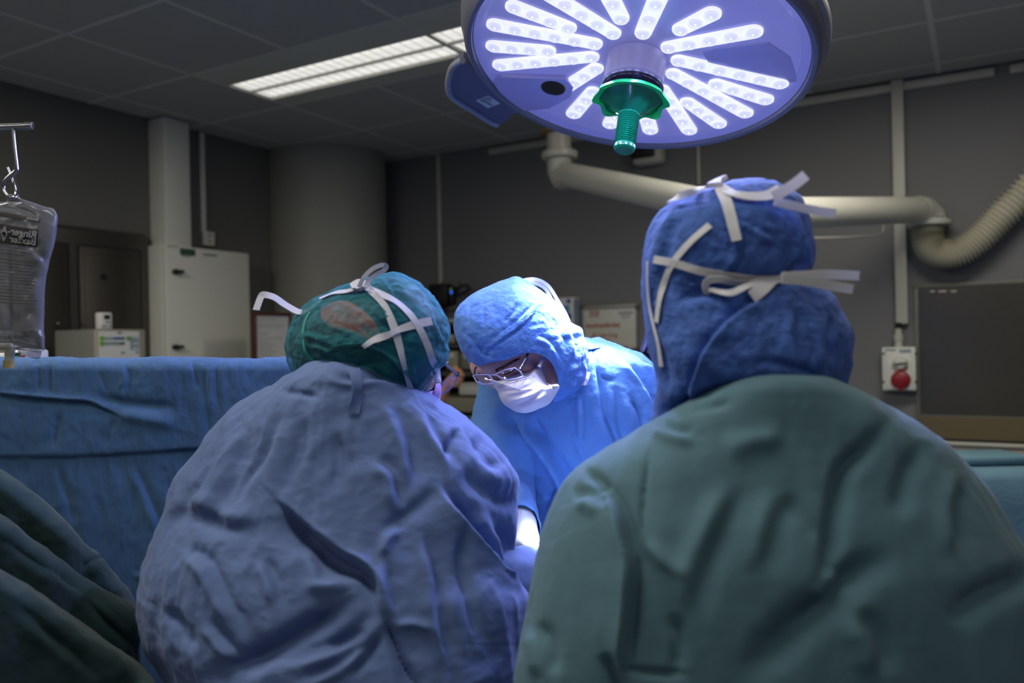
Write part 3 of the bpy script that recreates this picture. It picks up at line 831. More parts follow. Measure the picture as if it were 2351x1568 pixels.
lathe('green_led', [(0, .003), (.006, .002), (.007, 0)], mat('green_led', (.02, .2, .02), .4, emit=(.15, .6, .0), estr=.35), ch, 16, frame_on(on_back(1035, 664, .101), V, (0, 0, 1)))
# glove boxes
gb = thing('glove_box', 'upper white and blue glove box on the back wall beside the whiteboard', 'box', R(UB, -2.0, 1.6), 'glove boxes on the back wall')
def glove(par, y0):
    x0, x1 = 1280, 1332
    b_ = back_rect('carton', x0, y0, x1, y0 + 74, .002, .085, M_PAPER, par, .003)
    back_rect('blue_print', x0, y0 + 18, x0 + 28, y0 + 50, .085, .087, M_BLUEPRT, b_, 0)
    back_rect('cyan_print', x0 + 28, y0 + 16, x0 + 42, y0 + 44, .085, .087, M_CYANPRT, b_, 0)
    back_rect('blue_square', x0 + 35, y0 + 2, x0 + 44, y0 + 11, .085, .087, M_BLUEPRT, b_, 0)
    back_rect('blue_square', x0 + 34, y0 + 35, x0 + 46, y0 + 48, .085, .088, M_BLUEPRT, b_, 0)
    back_rect('side_clip', x1, y0 + 2, x1 + 3, y0 + 70, .002, .09, M_GREYPRT, par, 0)
glove(gb, 686)
gb2 = thing('glove_box', 'lower white and blue glove box just under the upper one', 'box', R(UB, -2.0, 1.4), 'glove boxes on the back wall')
glove(gb2, 735 + 26)
# whiteboard
wb = thing('whiteboard', 'whiteboard with red handwriting and a paper note', 'whiteboard', R(UB, -1.6, 1.5))
back_rect('panel', 1342, 706, 1464, 800, .002, .020, M_BOARD, wb, .002)
M_ALU = mat('board_frame', (.34, .33, .30), .4, metal=.3)
for x0, y0, x1, y1 in ((1339, 703, 1343.5, 803), (1462.5, 701, 1467, 803), (1339, 703, 1467, 706.5), (1339, 799, 1467, 803)): back_rect('frame_rail', x0, y0, x1, y1, .002, .026, M_ALU, wb, .002)
for x, y in ((1465, 704), (1465, 801), (1341, 704)): lathe('frame_corner', [(0, .03), (.012, .028), (.016, 0)], mat('corner_cap', (.12, .115, .08), .5) if x == 1465 and y == 704 else bpy.data.materials['corner_cap'], wb, 14, frame_on(on_back(x, y), V, (0, 0, 1)))
nz = back_rect('paper_note', 1417, 709, 1457, 735, .020, .022, M_PAPER, wb, 0)
def back_text(s, px, py, size, m, par, d, sp=1.0, shear=0.0, name='handwriting', bold=0.0):
    text(name, s, size, frame_on(on_back(px, py, d), V, (0, 0, 1)), m, par, sp, shear, .0003, bold=bold)
back_text('7/3', 1362, 722, .052, M_MARKER, wb, .0205, 1.0, .25, bold=.0016)
back_text('kontrastbröst', 1383, 747, .040, M_MARKER, wb, .0205, 1.0, .15, bold=.0014)
back_text('A l m i t a', 1387, 770, .044, M_MARKER, wb, .0205, .95, .2, bold=.0014)
back_text('1093', 1387, 785, .036, M_MARKER, wb, .0205, 1.05, .1, bold=.0010)
M_NOTE = mat('note_ink', (.20, .09, .11), .8)
back_text('operation', 1437, 718, .024, M_NOTE, nz, .0223, 1.0, 0, 'typed_text', .0006); back_text('sal 12', 1437, 727, .022, M_NOTE, nz, .0223, 1.0, 0, 'typed_text', .0006)
back_rect('marker_pen', 1432, 795, 1445, 799, .020, .036, mat('orange_marker', (.32, .11, .02), .6), wb, .003)
back_rect('pen_tray', 1400, 799, 1460, 803, .02, .05, M_ALU, wb, .002)
# wall speaker behind the lamp
sp = thing('wall_speaker', 'white wall speaker with black face just below the lamp rim', 'speaker', R(UB, -1.0, 2.4))
back_rect('case', 1464, 318, 1532, 377, .002, .10, M_CREAM, sp, .02)
back_rect('black_face', 1463, 322, 1517, 366, .10, .108, M_BLACK, sp, .012)
# red three-phase socket box
rb = thing('socket_box', 'white power socket box with red round cover', 'socket', R(UB, .1, 1.2))
bc = back_rect('case', 2028, 797, 2106, 895, .002, .08, M_WHITE, rb, .006)
back_rect('front_plate', 2036, 800, 2099, 893, .08, .088, M_WHITE, rb, .004)
for x, y in ((2028.5, 812), (2103.5, 812), (2028.5, 877), (2103.5, 877)): lathe('screw', [(0, .003), (.005, .003), (.006, 0)], M_BLACK, rb, 12, frame_on(on_back(x, y, .0805), V, (0, 0, 1)))
rc = on_back(2068, 872, .089)
lid = lathe('red_cover', [(0, .03), (.030, .028), (.042, .02), (.046, 0)], M_RED, rb, 36, frame_on(rc, V, (0, 0, 1)))
prism('cover_tab', [(-.011, .035), (.011, .035), (.008, .062), (-.008, .062)], .022, M_RED, lid, frame_on(rc, V, (0, 0, 1)), .003)
prism('cover_tip', [(-.016, -.038), (.016, -.038), (.003, -.056), (-.003, -.056)], .020, M_RED, lid, frame_on(rc, V, (0, 0, 1)), .003)
kn = lathe('switch', [(0, .028), (.026, .026), (.033, .01), (.034, 0)], M_WHITE, rb, 30, frame_on(on_back(2067, 833, .088), V, (0, 0, 1)))
prism('switch_grip', [(-.034, .002), (-.02, -.012), (.03, -.004), (.036, .008)], .034, M_GREYCAB, kn, frame_on(on_back(2067, 834, .088), V, (0, 0, 1)), .002)
prism('switch_grip', [(.0, -.02), (.03, -.026), (.036, -.012), (.01, -.010)], .012, M_GREYCAB, kn, frame_on(on_back(2067, 836, .088), V, (0, 0, 1)), .002)
for k, (x0, y0, x1, y1) in enumerate(((2036, 801, 2061, 804.5), (2068, 801, 2095, 803.5), (2068, 805, 2095, 809))): back_rect('type_plate', x0, y0, x1, y1, .088, .0895, M_GREYPRT, rb, 0)
gl = on_back(2063, 782, .04)
lathe('cable_gland', [(0.018, -.04), (.018, .0), (.022, .002), (.022, .03), (.016, .032), (.016, .06)], M_CREAM, rb, 18, Matrix.Translation(gl))
lathe('cable', [(.014, .03), (.014, .09)], M_BLACK, rb, 14, Matrix.Translation(gl))
# window with dark glass in the back wall
v0, zt_ = vz_back(2108, 662); zb_ = vz_back(2240, 1009)[1]
win = tag(thing('window_1', None, None, R(UB, .9, 1.0)), kind='structure')
prism_uv('window_pane', UB - .012, UB - .006, v0, VR - .3, zb_, zt_, M_GLASS, win)
M_YEL = mat('window_lower_rail', (0.16, 0.125, 0.065), .4)
M_WFR = mat('window_frame', (0.17, 0.16, 0.13), .45)
prism_uv('window_frame', UB - .016, UB - .002, v0 - .02, v0, zb_, zt_, M_WFR, win, .002); prism_uv('window_frame', UB - .016, UB - .002, v0 - .02, VR - .3, zt_, zt_ + .02, M_WFR, win, .002)
zr = vz_back(2240, 958)[1]
prism_uv('window_rail', UB - .014, UB - .010, v0, VR - .3, zb_, zr, M_YEL, win)
prism_uv('window_rail', UB - .0135, UB - .0115, v0, VR - .3, zr + .0, zr + .008, M_WFR, win)
prism_uv('gasket', UB - .018, UB - .001, v0 - .01, VR - .3, zb_ - .012, zb_, M_BLACK, win)
prism_uv('window_sill', UB - .03, UB, v0 - .03, VR - .3, zb_ - .03, zb_ - .012, M_CREAM, win, .004)
for k, (x, w) in enumerate(((2141, 10), (2164, 16), (2190, 12))):
    a = vz_back(x, 669); prism_uv('window_clip', UB - .02, UB - .011, a[0] - .001 * w, a[0] + .001 * w, a[1] - .004, a[1] + .003, M_CREAM, win)
M_LITWALL = mat('lit_wall_paint', (0.40, 0.375, 0.33), .6, noise=.02)  # plain wall below the window: the light on it is put into this paler colour
prism_uv('lit_wall_panel', UB - .012, UB, v0 + .0, VR - .02, .2, zb_ - .03, M_LITWALL, win, .002)
# exhaust arm
xa = thing('exhaust_arm', 'white jointed exhaust pipe hanging from the ceiling across the back wall', 'pipe', P(1284, 300, 4.2))
A0 = P(1285, 398, 4.2); J0 = P(1725, 492, 2.95); B0 = P(2128, 481, 3.95)
top = Vector((A0.x, A0.y, CEIL - .002))
r0 = .062
lathe('drop_pipe', [(r0, A0.z + .04), (r0, top.z)], M_PIPE, xa, 28, Matrix.Translation((A0.x, A0.y, 0)))
lathe('flange', [(r0, -.022), (.088, -.022), (.093, -.015), (.093, .010), (.086, .016), (r0, .017)], M_PIPE, xa, 36, Matrix.Translation(P(1285, 355, 4.2)))
wz = P(1284, 304, 4.2)
lathe('wood_collar', [(r0, -.006), (.105, -.006), (.105, .004), (r0, .004)], M_WOOD, xa, 36, Matrix.Translation(wz))
tube('elbow', [A0 + Vector((0, 0, .06)), A0 + Vector((0, 0, .01)), A0 + (J0 - A0).normalized() * .03 - Vector((0, 0, .02)), A0 + (J0 - A0).normalized() * .09], r0 + .002, M_PIPE, xa, 24, 1)
tube('arm_pipe', [A0 + (J0 - A0).normalized() * .06, J0], r0, M_PIPE, xa, 28, 1)
tube('arm_joint', [J0 + Vector((0, 0, -.09)), J0 + Vector((0, 0, .09))], r0 + .01, M_PIPE, xa, 28, 1)
tube('arm_pipe', [J0, B0 + (J0 - B0).normalized() * .05], r0, M_PIPE, xa, 28, 1)
tube('elbow', [B0 + (J0 - B0).normalized() * .10, B0 + (J0 - B0).normalized() * .04, B0 + Vector((0.02, 0, -.03)), B0 + Vector((.022, 0, -.07))], r0 + .002, M_PIPE, xa, 24, 1)
FB = P(2134, 514, 3.95)
lathe('flange', [(r0, -.010), (.096, -.010), (.099, -.004), (.099, .008), (.092, .014), (r0, .03)], M_PIPE, xa, 36, Matrix.Translation(FB))
prism('blue_tag', [(-.02, -.006), (.02, -.006), (.02, .006), (-.02, .006)], .004, M_BLUEPRT, xa, frame_on(P(2156, 499, 3.88), (1, .1, 0), (0, 0, 1)))
hp = [P(2132, 518, 3.95), P(2131, 548, 3.95), P(2140, 572, 3.93), P(2165, 583, 3.9), P(2205, 576, 3.86), P(2250, 545, 3.82), P(2300, 495, 3.78), P(2365, 430, 3.72), P(2450, 330, 3.6), P(2520, 200, 3.5)]
hp.append(Vector((hp[-1].x + .05, hp[-1].y, CEIL - .01)))
tube('corrugated_hose', hp, .066, mat('hose_plastic', (.60, .57, .46), .45), xa, 22, 60, True, lambda t, i: .064 + .009 * math.sin(i * 2 * math.pi / 9.0))
tube('wire_rail', [P(1862, 547, 3.7), P(1940, 545, 3.8), P(2010, 541, 3.88), P(2026, 536, 3.9), P(2029, 525, 3.9), P(2029, 505, 3.9)], .006, M_PIPE, xa, 8, 4)
# open shelving in front of the back wall
sv = thing('storage_shelf', 'open dark shelving unit crowded with supplies behind the surgeons', 'shelf', R(4.25, -2.9, 0))
M_SHELF = mat('shelf_metal', (.055, .052, .048), .5); M_SHELFB = mat('shelf_beige', (.26, .235, .165), .55)
s0, s1, g0, g1 = -3.42, -2.42, 4.02, 4.46
for v in (s0, s1 - .03):
    for u in (g0, g1 - .03): prism_uv('post', u, u + .03, v, v + .03, 0, 1.62, M_SHELF, sv, .003)
def zs(y): return P(1070, y, 5.0).z
for y, m, t in ((742, M_SHELF, .02), (789, M_SHELF, .025), (850, M_SHELF, .03), (1010, M_SHELF, .03)):
    prism_uv('board', g0, g1, s0, s1, zs(y) - t, zs(y), m, sv, .003)
prism_uv('beige_board', g0 - .01, g1, s0, s1, zs(940), zs(908), M_SHELFB, sv, .006)
prism_uv('back_panel', g1 - .01, g1, s0, s1, .3, 1.6, M_DARK, sv)
def shelf_item(name, label, cat, x0, y0, x1, y1, m, dep=.12, u=4.04, group='supplies on the dark shelving', lid=None):
    pa = hit(x0, y0, R(u, 0), U); pb = hit(x1, y1, R(u, 0), U)
    t = thing(name, label, cat, R(u, (pa.dot(V) + pb.dot(V)) / 2, pb.z), group)
    prism_uv('tub', u, u + dep, pa.dot(V), pb.dot(V), pb.z, pa.z, m, t, .006)
    if lid: prism_uv('lid', u - .004, u + dep, pa.dot(V) - .004, pb.dot(V) + .004, pa.z, pa.z + .015, lid, t, .004)
    prism_uv('card', u - .003, u, pa.dot(V) * .7 + pb.dot(V) * .3, pa.dot(V) * .3 + pb.dot(V) * .7, pa.z - (pa.z - pb.z) * .35, pa.z - (pa.z - pb.z) * .1, M_PAPER, t)
    return t
M_BEI = mat('beige_tub', (.36, .34, .24), .5); M_GRN = mat('grey_green_tub', (.20, .21, .17), .5); M_WTUB = mat('white_tub', (.62, .61, .54), .45)
shelf_item('storage_tub', 'white storage box on the beige board, just right of the hand', 'box', 1053, 885, 1112, 908, M_WTUB, .2, 4.03, lid=M_WTUB)
shelf_item('storage_tub', 'beige box low on the shelf above the dark board', 'box', 1024, 806, 1050, 848, M_BEI, .2)
shelf_item('storage_tub', 'grey-green box standing right of the beige one', 'box', 1056, 808, 1088, 848, M_GRN, .2)
shelf_item('storage_tub', 'small beige box on the shelf under the black charger', 'box', 1027, 768, 1042, 788, M_BEI, .15)
shelf_item('storage_tub', 'dark box on the shelf beside the small beige box', 'box', 1048, 765, 1080, 788, M_SHELF, .15)
shelf_item('storage_tub', 'white flat box lying on top of the shelving', 'box', 1026, 733, 1040, 740, M_WTUB, .15)
shelf_item('instrument_case', 'black instrument case lying under the dark board', 'case', 1000, 868, 1110, 880, M_BLACK, .2) if False else None
for k, (x, c) in enumerate(((1046, (.5, .45, .42)), (1054, (.35, .30, .26)), (1063, (.46, .46, .44)), (1072, (.10, .22, .06)), (1081, (.42, .40, .36)), (1090, (.26, .34, .12)))):
    lbls = ['pinkish packet', 'brown packet', 'pale grey packet', 'dark green packet', 'cream packet', 'light green packet']
    pa = hit(x - 3.6, 952 + k, R(4.05, 0), U); pb = hit(x + 3.6, 1004, R(4.05, 0), U)
    tag(prism_uv('supply_packet', 4.05, 4.2, pa.dot(V), pb.dot(V), zs(1010) + .001, pa.z, mat('packet_' + 'abcdef'[k], c, .5), None, .006), lbls[k] + ' standing in the row on the lowest shelf seen', 'packet', 'packets on the lowest shelf')

# ------------------------------------------------------------------ surgical lamp
LD = 1.65
LC = P(1460, 148, LD)
vdir = (LC - CAMM.translation).normalized()
cr = vdir.cross(Vector((0, 0, 1))).normalized(); cd = -(cr.cross(vdir)).normalized()      # picture right / down at the lamp
rot8 = math.radians(9.5)
pd = math.cos(rot8) * cd - math.sin(rot8) * cr
asp = 0.54
LN = (-asp * vdir + math.sqrt(1 - asp * asp) * pd).normalized()                        # the way the light shines
LX = (cr - LN * cr.dot(LN)).normalized(); LY = LN.cross(LX)
LM = Matrix(((LX.x, LY.x, LN.x, LC.x), (LX.y, LY.y, LN.y, LC.y), (LX.z, LY.z, LN.z, LC.z), (0, 0, 0, 1)))
LMI = LM.inverted()
def lpt(px, py, z=0.0):
    q = LMI @ hit(px, py, LC + LN * z, LN)
    return (q.x, q.y)
M_LHOUS = mat('lamp_housing', (0.30, 0.30, 0.34), 0.38, coat=.2)
M_LRIM = mat('lamp_rim', (0.16, 0.155, 0.20), 0.32, coat=.3)
M_LFACE = mat('lamp_face', (0.36, 0.36, 0.64), 0.18, emit=(0.34, 0.33, 0.85), estr=0.27)
M_STRIP = mat('lamp_light_strip', (0.8, 0.8, 0.9), 0.4, emit=(0.84, 0.84, 1.0), estr=1.0)
M_LENS = mat('lamp_lens', (0.6, 0.6, 0.8), 0.08, emit=(0.76, 0.77, 1.0), estr=0.85)
M_LED = mat('lamp_led', (0.9, 0.9, 1), 0.3, emit=(0.95, 0.95, 1.0), estr=6.0)
M_LILAC = mat('lamp_hub_lilac', (0.52, 0.50, 0.74), 0.3, emit=(0.36, 0.34, 0.75), estr=0.25, trans=.2)
M_PLATE = mat('lamp_plate', (0.40, 0.38, 0.70), 0.22, emit=(0.28, 0.26, 0.7), estr=0.12)
M_GREEN = mat('handle_green', (0.0, 0.14, 0.062), 0.22, coat=.5, trans=.15)
M_GREENR = mat('handle_rim_green', (0.01, 0.40, 0.11), 0.3, trans=.35)
lamp = thing('surgical_lamp', 'large round surgical lamp with radial white light strips and a green handle', 'lamp', LC)
lathe('housing', [(.334, -.008), (.338, .004), (.346, .006), (.353, .0), (.3575, -.014), (.359, -.03)], M_LRIM, lamp, 128, LM)
lathe('back_shell', [(.359, -.03), (.366, -.036), (.368, -.05), (.360, -.072), (.32, -.092), (.2, -.108), (0, -.112)], M_LHOUS, lamp, 96, LM)
face = lathe('face_plate', [(0, -.012), (.335, -.012)], M_LFACE, lamp, 96, LM)
lathe('inner_bevel', [(.316, -.0115), (.334, -.003), (.3345, -.008)], mat('lamp_bevel', (.36, .36, .64), .2, emit=(.3, .3, .85), estr=.22), lamp, 128, LM)
STR = [((1322, 73), (1160, 12)), ((1421, 88), (1240, -22)), ((1431, 57), (1380, -40)), ((1471, 90), (1528, -40)), ((1547, 78), (1652, 26)), ((1517, 115), (1752, 72)),
       ((1540, 138), (1823, 201)), ((1532, 165), (1743, 279)), ((1628, 191), (1800, 245)), ((1567, 230), (1672, 303)), ((1513, 199), (1588, 311)), ((1470, 225), (1495, 310)),
       ((1440, 215), (1396, 296)), ((1368, 205), (1310, 272)), ((1379, 153), (1237, 243)), ((1375, 132), (1122, 155)), ((1276, 121), (1101, 107)), ((1383, 107), (1115, 57)),
       ((1480, 76), (1575, -52)) if False else None]
lens_me = None
for q in STR:
    if q is None: continue
    a = np.array(lpt(*q[0], -.006)); b = np.array(lpt(*q[1], -.006))
    rb = np.linalg.norm(b)
    if rb > .312: b = b * .312 / rb
    d = b - a; L = np.linalg.norm(d); d /= L; n = np.array([-d[1], d[0]])
    wa, wb = .0162, .0182
    a2 = a + d * wa; b2 = b - d * wb
    poly = []
    for k in range(13):
        t = math.pi / 2 + math.pi * k / 12; poly.append(a2 + wa * (math.cos(t) * d + math.sin(t) * n))
    for k in range(13):
        t = -math.pi / 2 + math.pi * k / 12; poly.append(b2 + wb * (math.cos(t) * d + math.sin(t) * n))
    st = prism('light_strip', [tuple(p) for p in poly], .006, M_STRIP, lamp, LM @ Matrix.Translation((0, 0, -.012)), .0015)
    cnt = max(3, int(round(L / .040)))
    for k in range(cnt):
        c = a2 + (b2 - a2) * (k / (cnt - 1))
        M = Matrix.Translation((c[0], c[1], -.006))
        if lens_me is None:
            lens_me = lathe_mesh('led_lens', [(0, .0040), (.0018, .0040), (.003, .0038), (.0095, .0026), (.0125, .0008), (.0134, .0022), (.0144, .0022), (.0150, 0)], M_LENS, 20)
            lens_me.materials.append(M_LED)
            for p in lens_me.polygons:
                if p.center.xy.length < .0019: p.material_index = 1
        o = bpy.data.objects.new('led_lens', lens_me); COL.objects.link(o); o.matrix_world = LM @ M
        o.parent = st
lathe('cover_glass', [(.062, .0035), (.333, .0035), (.333, .0045), (.062, .0045), (.062, .0035)], clear('cover_glass', (1, 1, 1), .0, .02, None, 0, 1.3), lamp, 96, LM)
# sensor plate with its dark eye, and the opposite plate
def lpoly(pts, z=-.012): return [lpt(x, y, z) for x, y in pts]
def plate(pts, z0, th, m, name, bev=.003):
    return prism(name, lpoly(pts, z0), th, m, lamp, LM @ Matrix.Translation((0, 0, z0)), bev)
plate([(1133, 178), (1150, 167), (1300, 172), (1318, 190), (1312, 214), (1262, 240), (1205, 246), (1160, 222)], -.012, .012, M_PLATE, 'sensor_plate')
plate([(1612, 118), (1640, 108), (1765, 96), (1815, 130), (1832, 185), (1795, 190), (1690, 160), (1625, 140)], -.012, .004, M_PLATE, 'blank_plate')
e = lpt(1270, 203, 0.001)
lathe('sensor_eye', [(0, .0015), (.024, .0015), (.026, .003), (.028, 0)], mat('sensor_black', (.006, .004, .012), .1), lamp, 36, LM @ Matrix.Translation((e[0], e[1], -.0005)))
LMH = LM @ Matrix.Diagonal((1, 1, .80, 1))
# hub, dark lens ring, sterile handle
lathe('hub', [(.060, -.012), (.060, .045), (.0605, .055), (.058, .060)], M_LILAC, lamp, 64, LMH)
lathe('hub_ring', [(.058, .060), (.0615, .062), (.0615, .067), (.058, .069)], mat('hub_metal', (.35, .34, .5), .2, metal=.8), lamp, 64, LMH)
lathe('hub_lens', [(.059, .068), (.0595, .075), (.054, .083), (.03, .088), (0, .09)], mat('hub_dark', (.012, .008, .022), .12), lamp, 64, LMH)
hx, hy = 0.0, 0.0
bm = bmesh.new(); seg = 48
prof = [(.066, .094), (.060, .100), (.050, .108), (.036, .122), (.024, .136), (.020, .142)]
rings = []
for (r, z) in prof:
    ring = []
    for k in range(seg):
        th = 2 * math.pi * k / seg; wv = (math.cos(8 * th) * .0022 + .0016 * math.cos(3 * th + 1)) * min(1, max(0, (r - .03) / .03))
        ring.append(bm.verts.new((( r + wv) * math.cos(th), (r + wv) * math.sin(th), z + wv * .8)))
    rings.append(ring)
for a, b in zip(rings[:-1], rings[1:]):
    for k in range(seg): bm.faces.new((a[k], a[(k + 1) % seg], b[(k + 1) % seg], b[k]))
for v in bm.verts: pass
bmesh.ops.transform(bm, matrix=LMH, verts=bm.verts[:])
handle = bm_obj('handle_cover', bm, M_GREEN, lamp, smooth=True, angle=60)
bm = bmesh.new(); rr = []
for (r, z) in ((.064, .100), (.0665, .092), (.0715, .098), (.0735, .106), (.068, .104), (.062, .1035)):
    ring = []
    for k in range(96):
        th = 2 * math.pi * k / 96; wv = math.cos(8 * th) * .0045 * (1 if r > .068 else .4)
        ring.append(bm.verts.new(((r + wv) * math.cos(th), (r + wv) * math.sin(th), z + wv * .9)))
    rr.append(ring)
for i in range(len(rr)):
    a, b = rr[i], rr[(i + 1) % len(rr)]
    for k in range(96): bm.faces.new((a[k], a[(k + 1) % 96], b[(k + 1) % 96], b[k]))
bmesh.ops.transform(bm, matrix=LMH, verts=bm.verts[:])
bm_obj('frilled_rim', bm, M_GREENR, handle, smooth=True, angle=80)
pr = [(.0205, .138)]
for k in range(14):
    z = .145 + k * .0058; pr += [(.0215, z), (.0195, z + .0026)]
pr += [(.0215, .228), (.0212, .236), (.018, .241), (0, .242)]
lathe('grip', pr, M_GREEN, handle, 40, LMH)
# side grip plate with type label
wing = [(1062, 138), (1040, 152), (1030, 178), (1029, 205), (1040, 226), (1085, 254), (1128, 281), (1148, 287), (1163, 278), (1176, 262), (1200, 258), (1160, 238), (1110, 190), (1080, 150)]
wp = [lpt(x, y, -.02) for x, y in wing]
prism('side_grip', wp, -.022, mat('lamp_grip', (.13, .13, .20), .35, coat=.2), lamp, LM @ Matrix.Translation((0, 0, -.02)), 0)
rim = [LM @ Vector((*lpt(x, y, -.018), -.018)) for x, y in [(1062, 138), (1041, 152), (1031, 178), (1030, 205), (1041, 226), (1085, 254), (1128, 281), (1146, 286)]]
tube('grip_rail', rim, .008, M_LHOUS, lamp, 10, 5)
lc0 = np.array(lpt(1120, 237, -.016))
dx_ = np.array(lpt(1134, 246, -.016)) - np.array(lpt(1106, 228, -.016)); dx_ /= np.linalg.norm(dx_); dy_ = np.array([-dx_[1], dx_[0]])
pt_ = np.array(lpt(1127, 226, -.016)) - lc0
if pt_.dot(dy_) < 0: dy_ = -dy_
def lb_rect(name, x0, y0, x1, y1, z, m, par):
    pts = [lc0 + dx_ * a + dy_ * b for a, b in ((x0, y0), (x1, y0), (x1, y1), (x0, y1))]
    return prism(name, [tuple(p) for p in pts], .0006, m, par, LM @ Matrix.Translation((0, 0, z)))
lbl = lb_rect('type_label', -.020, -.022, .020, .022, -.0199, mat('label_grey', (.62, .60, .58), .6), lamp)
for k in range(7):
    y = .017 - k * .0046
    w = (.012, .016, .02, .010, .034, .032, .014)[k]
    lb_rect('printed_line', -.0175, y - .0008, -.0175 + w, y + .0008, -.0195, M_BLACK, lbl)
# the lamp hangs from an arm to the ceiling
fk = LM @ Vector((.20, -.30, -.06)); el = LC + Vector((.25, .25, .36))
tube('spring_arm', [LM @ Vector((0, 0, -.10)), LM @ Vector((0, 0, -.2)), LC + Vector((.22, .28, .42)), LC + Vector((.5, .5, .48))], .032, M_LHOUS, lamp, 16, 6)
tube('ceiling_column', [LC + Vector((.5, .5, .40)), Vector((LC.x + .5, LC.y + .5, CEIL - .002))], .05, M_LHOUS, lamp, 20, 1)
# its light: a ring of focused lights just under the cover, crossing at the wound
focus = Vector((0.11, 1.37, 1.0))      # the beams cross at the wound
def lamp_light(p, power, ang, blend, col, soft, aim):
    l = bpy.data.lights.new('lamp_led_light', 'SPOT'); l.energy = power; l.color = col
    l.spot_size = math.radians(ang); l.spot_blend = blend; l.shadow_soft_size = soft
    o = bpy.data.objects.new('lamp_led_light', l); COL.objects.link(o); o.location = p
    o.rotation_euler = aim.to_track_quat('-Z', 'Y').to_euler()
for k in range(12):
    th = 2 * math.pi * (k + .5) / 12; r = .19 if k % 2 else .10
    p = LM @ Vector((r * math.cos(th), r * math.sin(th), .012))
    lamp_light(p, LAMP_W, LAMP_A, LAMP_B, LAMP_C, .02, focus - p)
for k in range(6):
    th = 2 * math.pi * (k + .25) / 6
    lamp_light(LM @ Vector((.26 * math.cos(th), .26 * math.sin(th), .010)), SPILL_W, 165, .5, SPILL_C, .012, LN)

# ------------------------------------------------------------------ cloth of the people
M_SKIN = mat('skin', (0.58, 0.33, 0.28), 0.5, noise=.06, nscale=60, bump=.05, bscale=300)
M_SKIN2 = mat('warm_skin', (0.50, 0.24, 0.14), 0.5, noise=.06, nscale=60)
M_HAIR = mat('dark_brown_hair', (0.030, 0.018, 0.012), 0.5, noise=.3, nscale=90, aniso=(1, 1, .2))
M_BROW = mat('eyebrow_hair', (0.012, 0.008, 0.009), 0.7)
M_GOWNC = mat('bright_blue_gown', (0.110, 0.265, 0.60), 0.75, noise=.06, nscale=8, bump=.22, bscale=110, trans=.12, sheen=.1, spec=.3)
M_GOWNL = mat('slate_blue_gown', (0.118, 0.178, 0.375), 0.8, noise=.06, nscale=6, bump=.16, bscale=60, trans=.10, sheen=.1, spec=.25)
M_GOWNR = mat('sea_green_gown', (0.088, 0.172, 0.212), 0.85, noise=.07, nscale=5, bump=.12, bscale=50, trans=.06, sheen=.1, spec=.2)
M_HOODC = mat('sky_blue_hood', (0.115, 0.275, 0.70), 0.7, noise=.14, nscale=45, bump=.45, bscale=75, trans=.22, sheen=.1, spec=.3)
M_CAPL = sheer('green_bouffant_cap', (0.015, 0.19, 0.24), .60, .8, .9, 70, .22, (1, 1, 1), .3, 45)
M_CAPBL = mat('teal_cap_band', (0.03, 0.20, 0.33), .75, noise=.14, nscale=60, bump=.35, bscale=80, trans=.2)
M_HOODR = mat('royal_blue_hood', (0.066, 0.145, 0.47), .8, noise=.32, nscale=55, bump=.6, bscale=70, trans=.18, sheen=.1, spec=.2)
M_MASK = mat('white_mask', (0.70, 0.68, 0.80), .8, noise=.02, nscale=40, bump=.06, bscale=200, trans=.2)
M_TAPE = mat('white_tape', (0.56, 0.56, 0.66), .8, bump=.1, bscale=200, trans=.15)
M_GLOVE = mat('latex_glove', (0.28, 0.29, 0.32), .38, noise=.04, nscale=40, bump=.08, bscale=60)
M_PURPLE = mat('purple_collar', (0.15, 0.03, 0.34), .8, bump=.1, bscale=120)
M_LENSG = clear('spectacle_lens', (.93, .94, 1.0), .06, .02)
M_CLEARF = clear('clear_frame', (.75, .75, .90), .0, .3, (.36, .35, .54), .5, 1.2)
M_SHOE = mat('white_clog', (.5, .5, .5), .5)
M_TROUSER = mat('scrub_trousers', (.05, .13, .32), .85)
def foot(name, J, s, parent):
    a, t = Vector(J['an' + s]), Vector(J['toe' + s])
    v, f = sdf_mesh([('c', (a.x, a.y, .045), (t.x, t.y, .035), .045, .040), ('c', (a.x, a.y, .09), (a.x, a.y, .05), .045, .045)], .012, .03)
    v[:, 2] = np.maximum(v[:, 2], 0.001)
    obj(name, v, f, M_SHOE, parent)
def trousers(J, parent):
    pr = []
    for s in 'lr':
        h, k, a = (np.array(J[n + s], float) for n in ('hip', 'kn', 'an'))
        pr += [('c', h, k, .105, .080, .03), ('c', k, a + np.array([0, 0, .03]), .080, .068, .02)]
    v, f = sdf_mesh(pr, .016, .03); obj('trousers', v, f, M_TROUSER, parent)
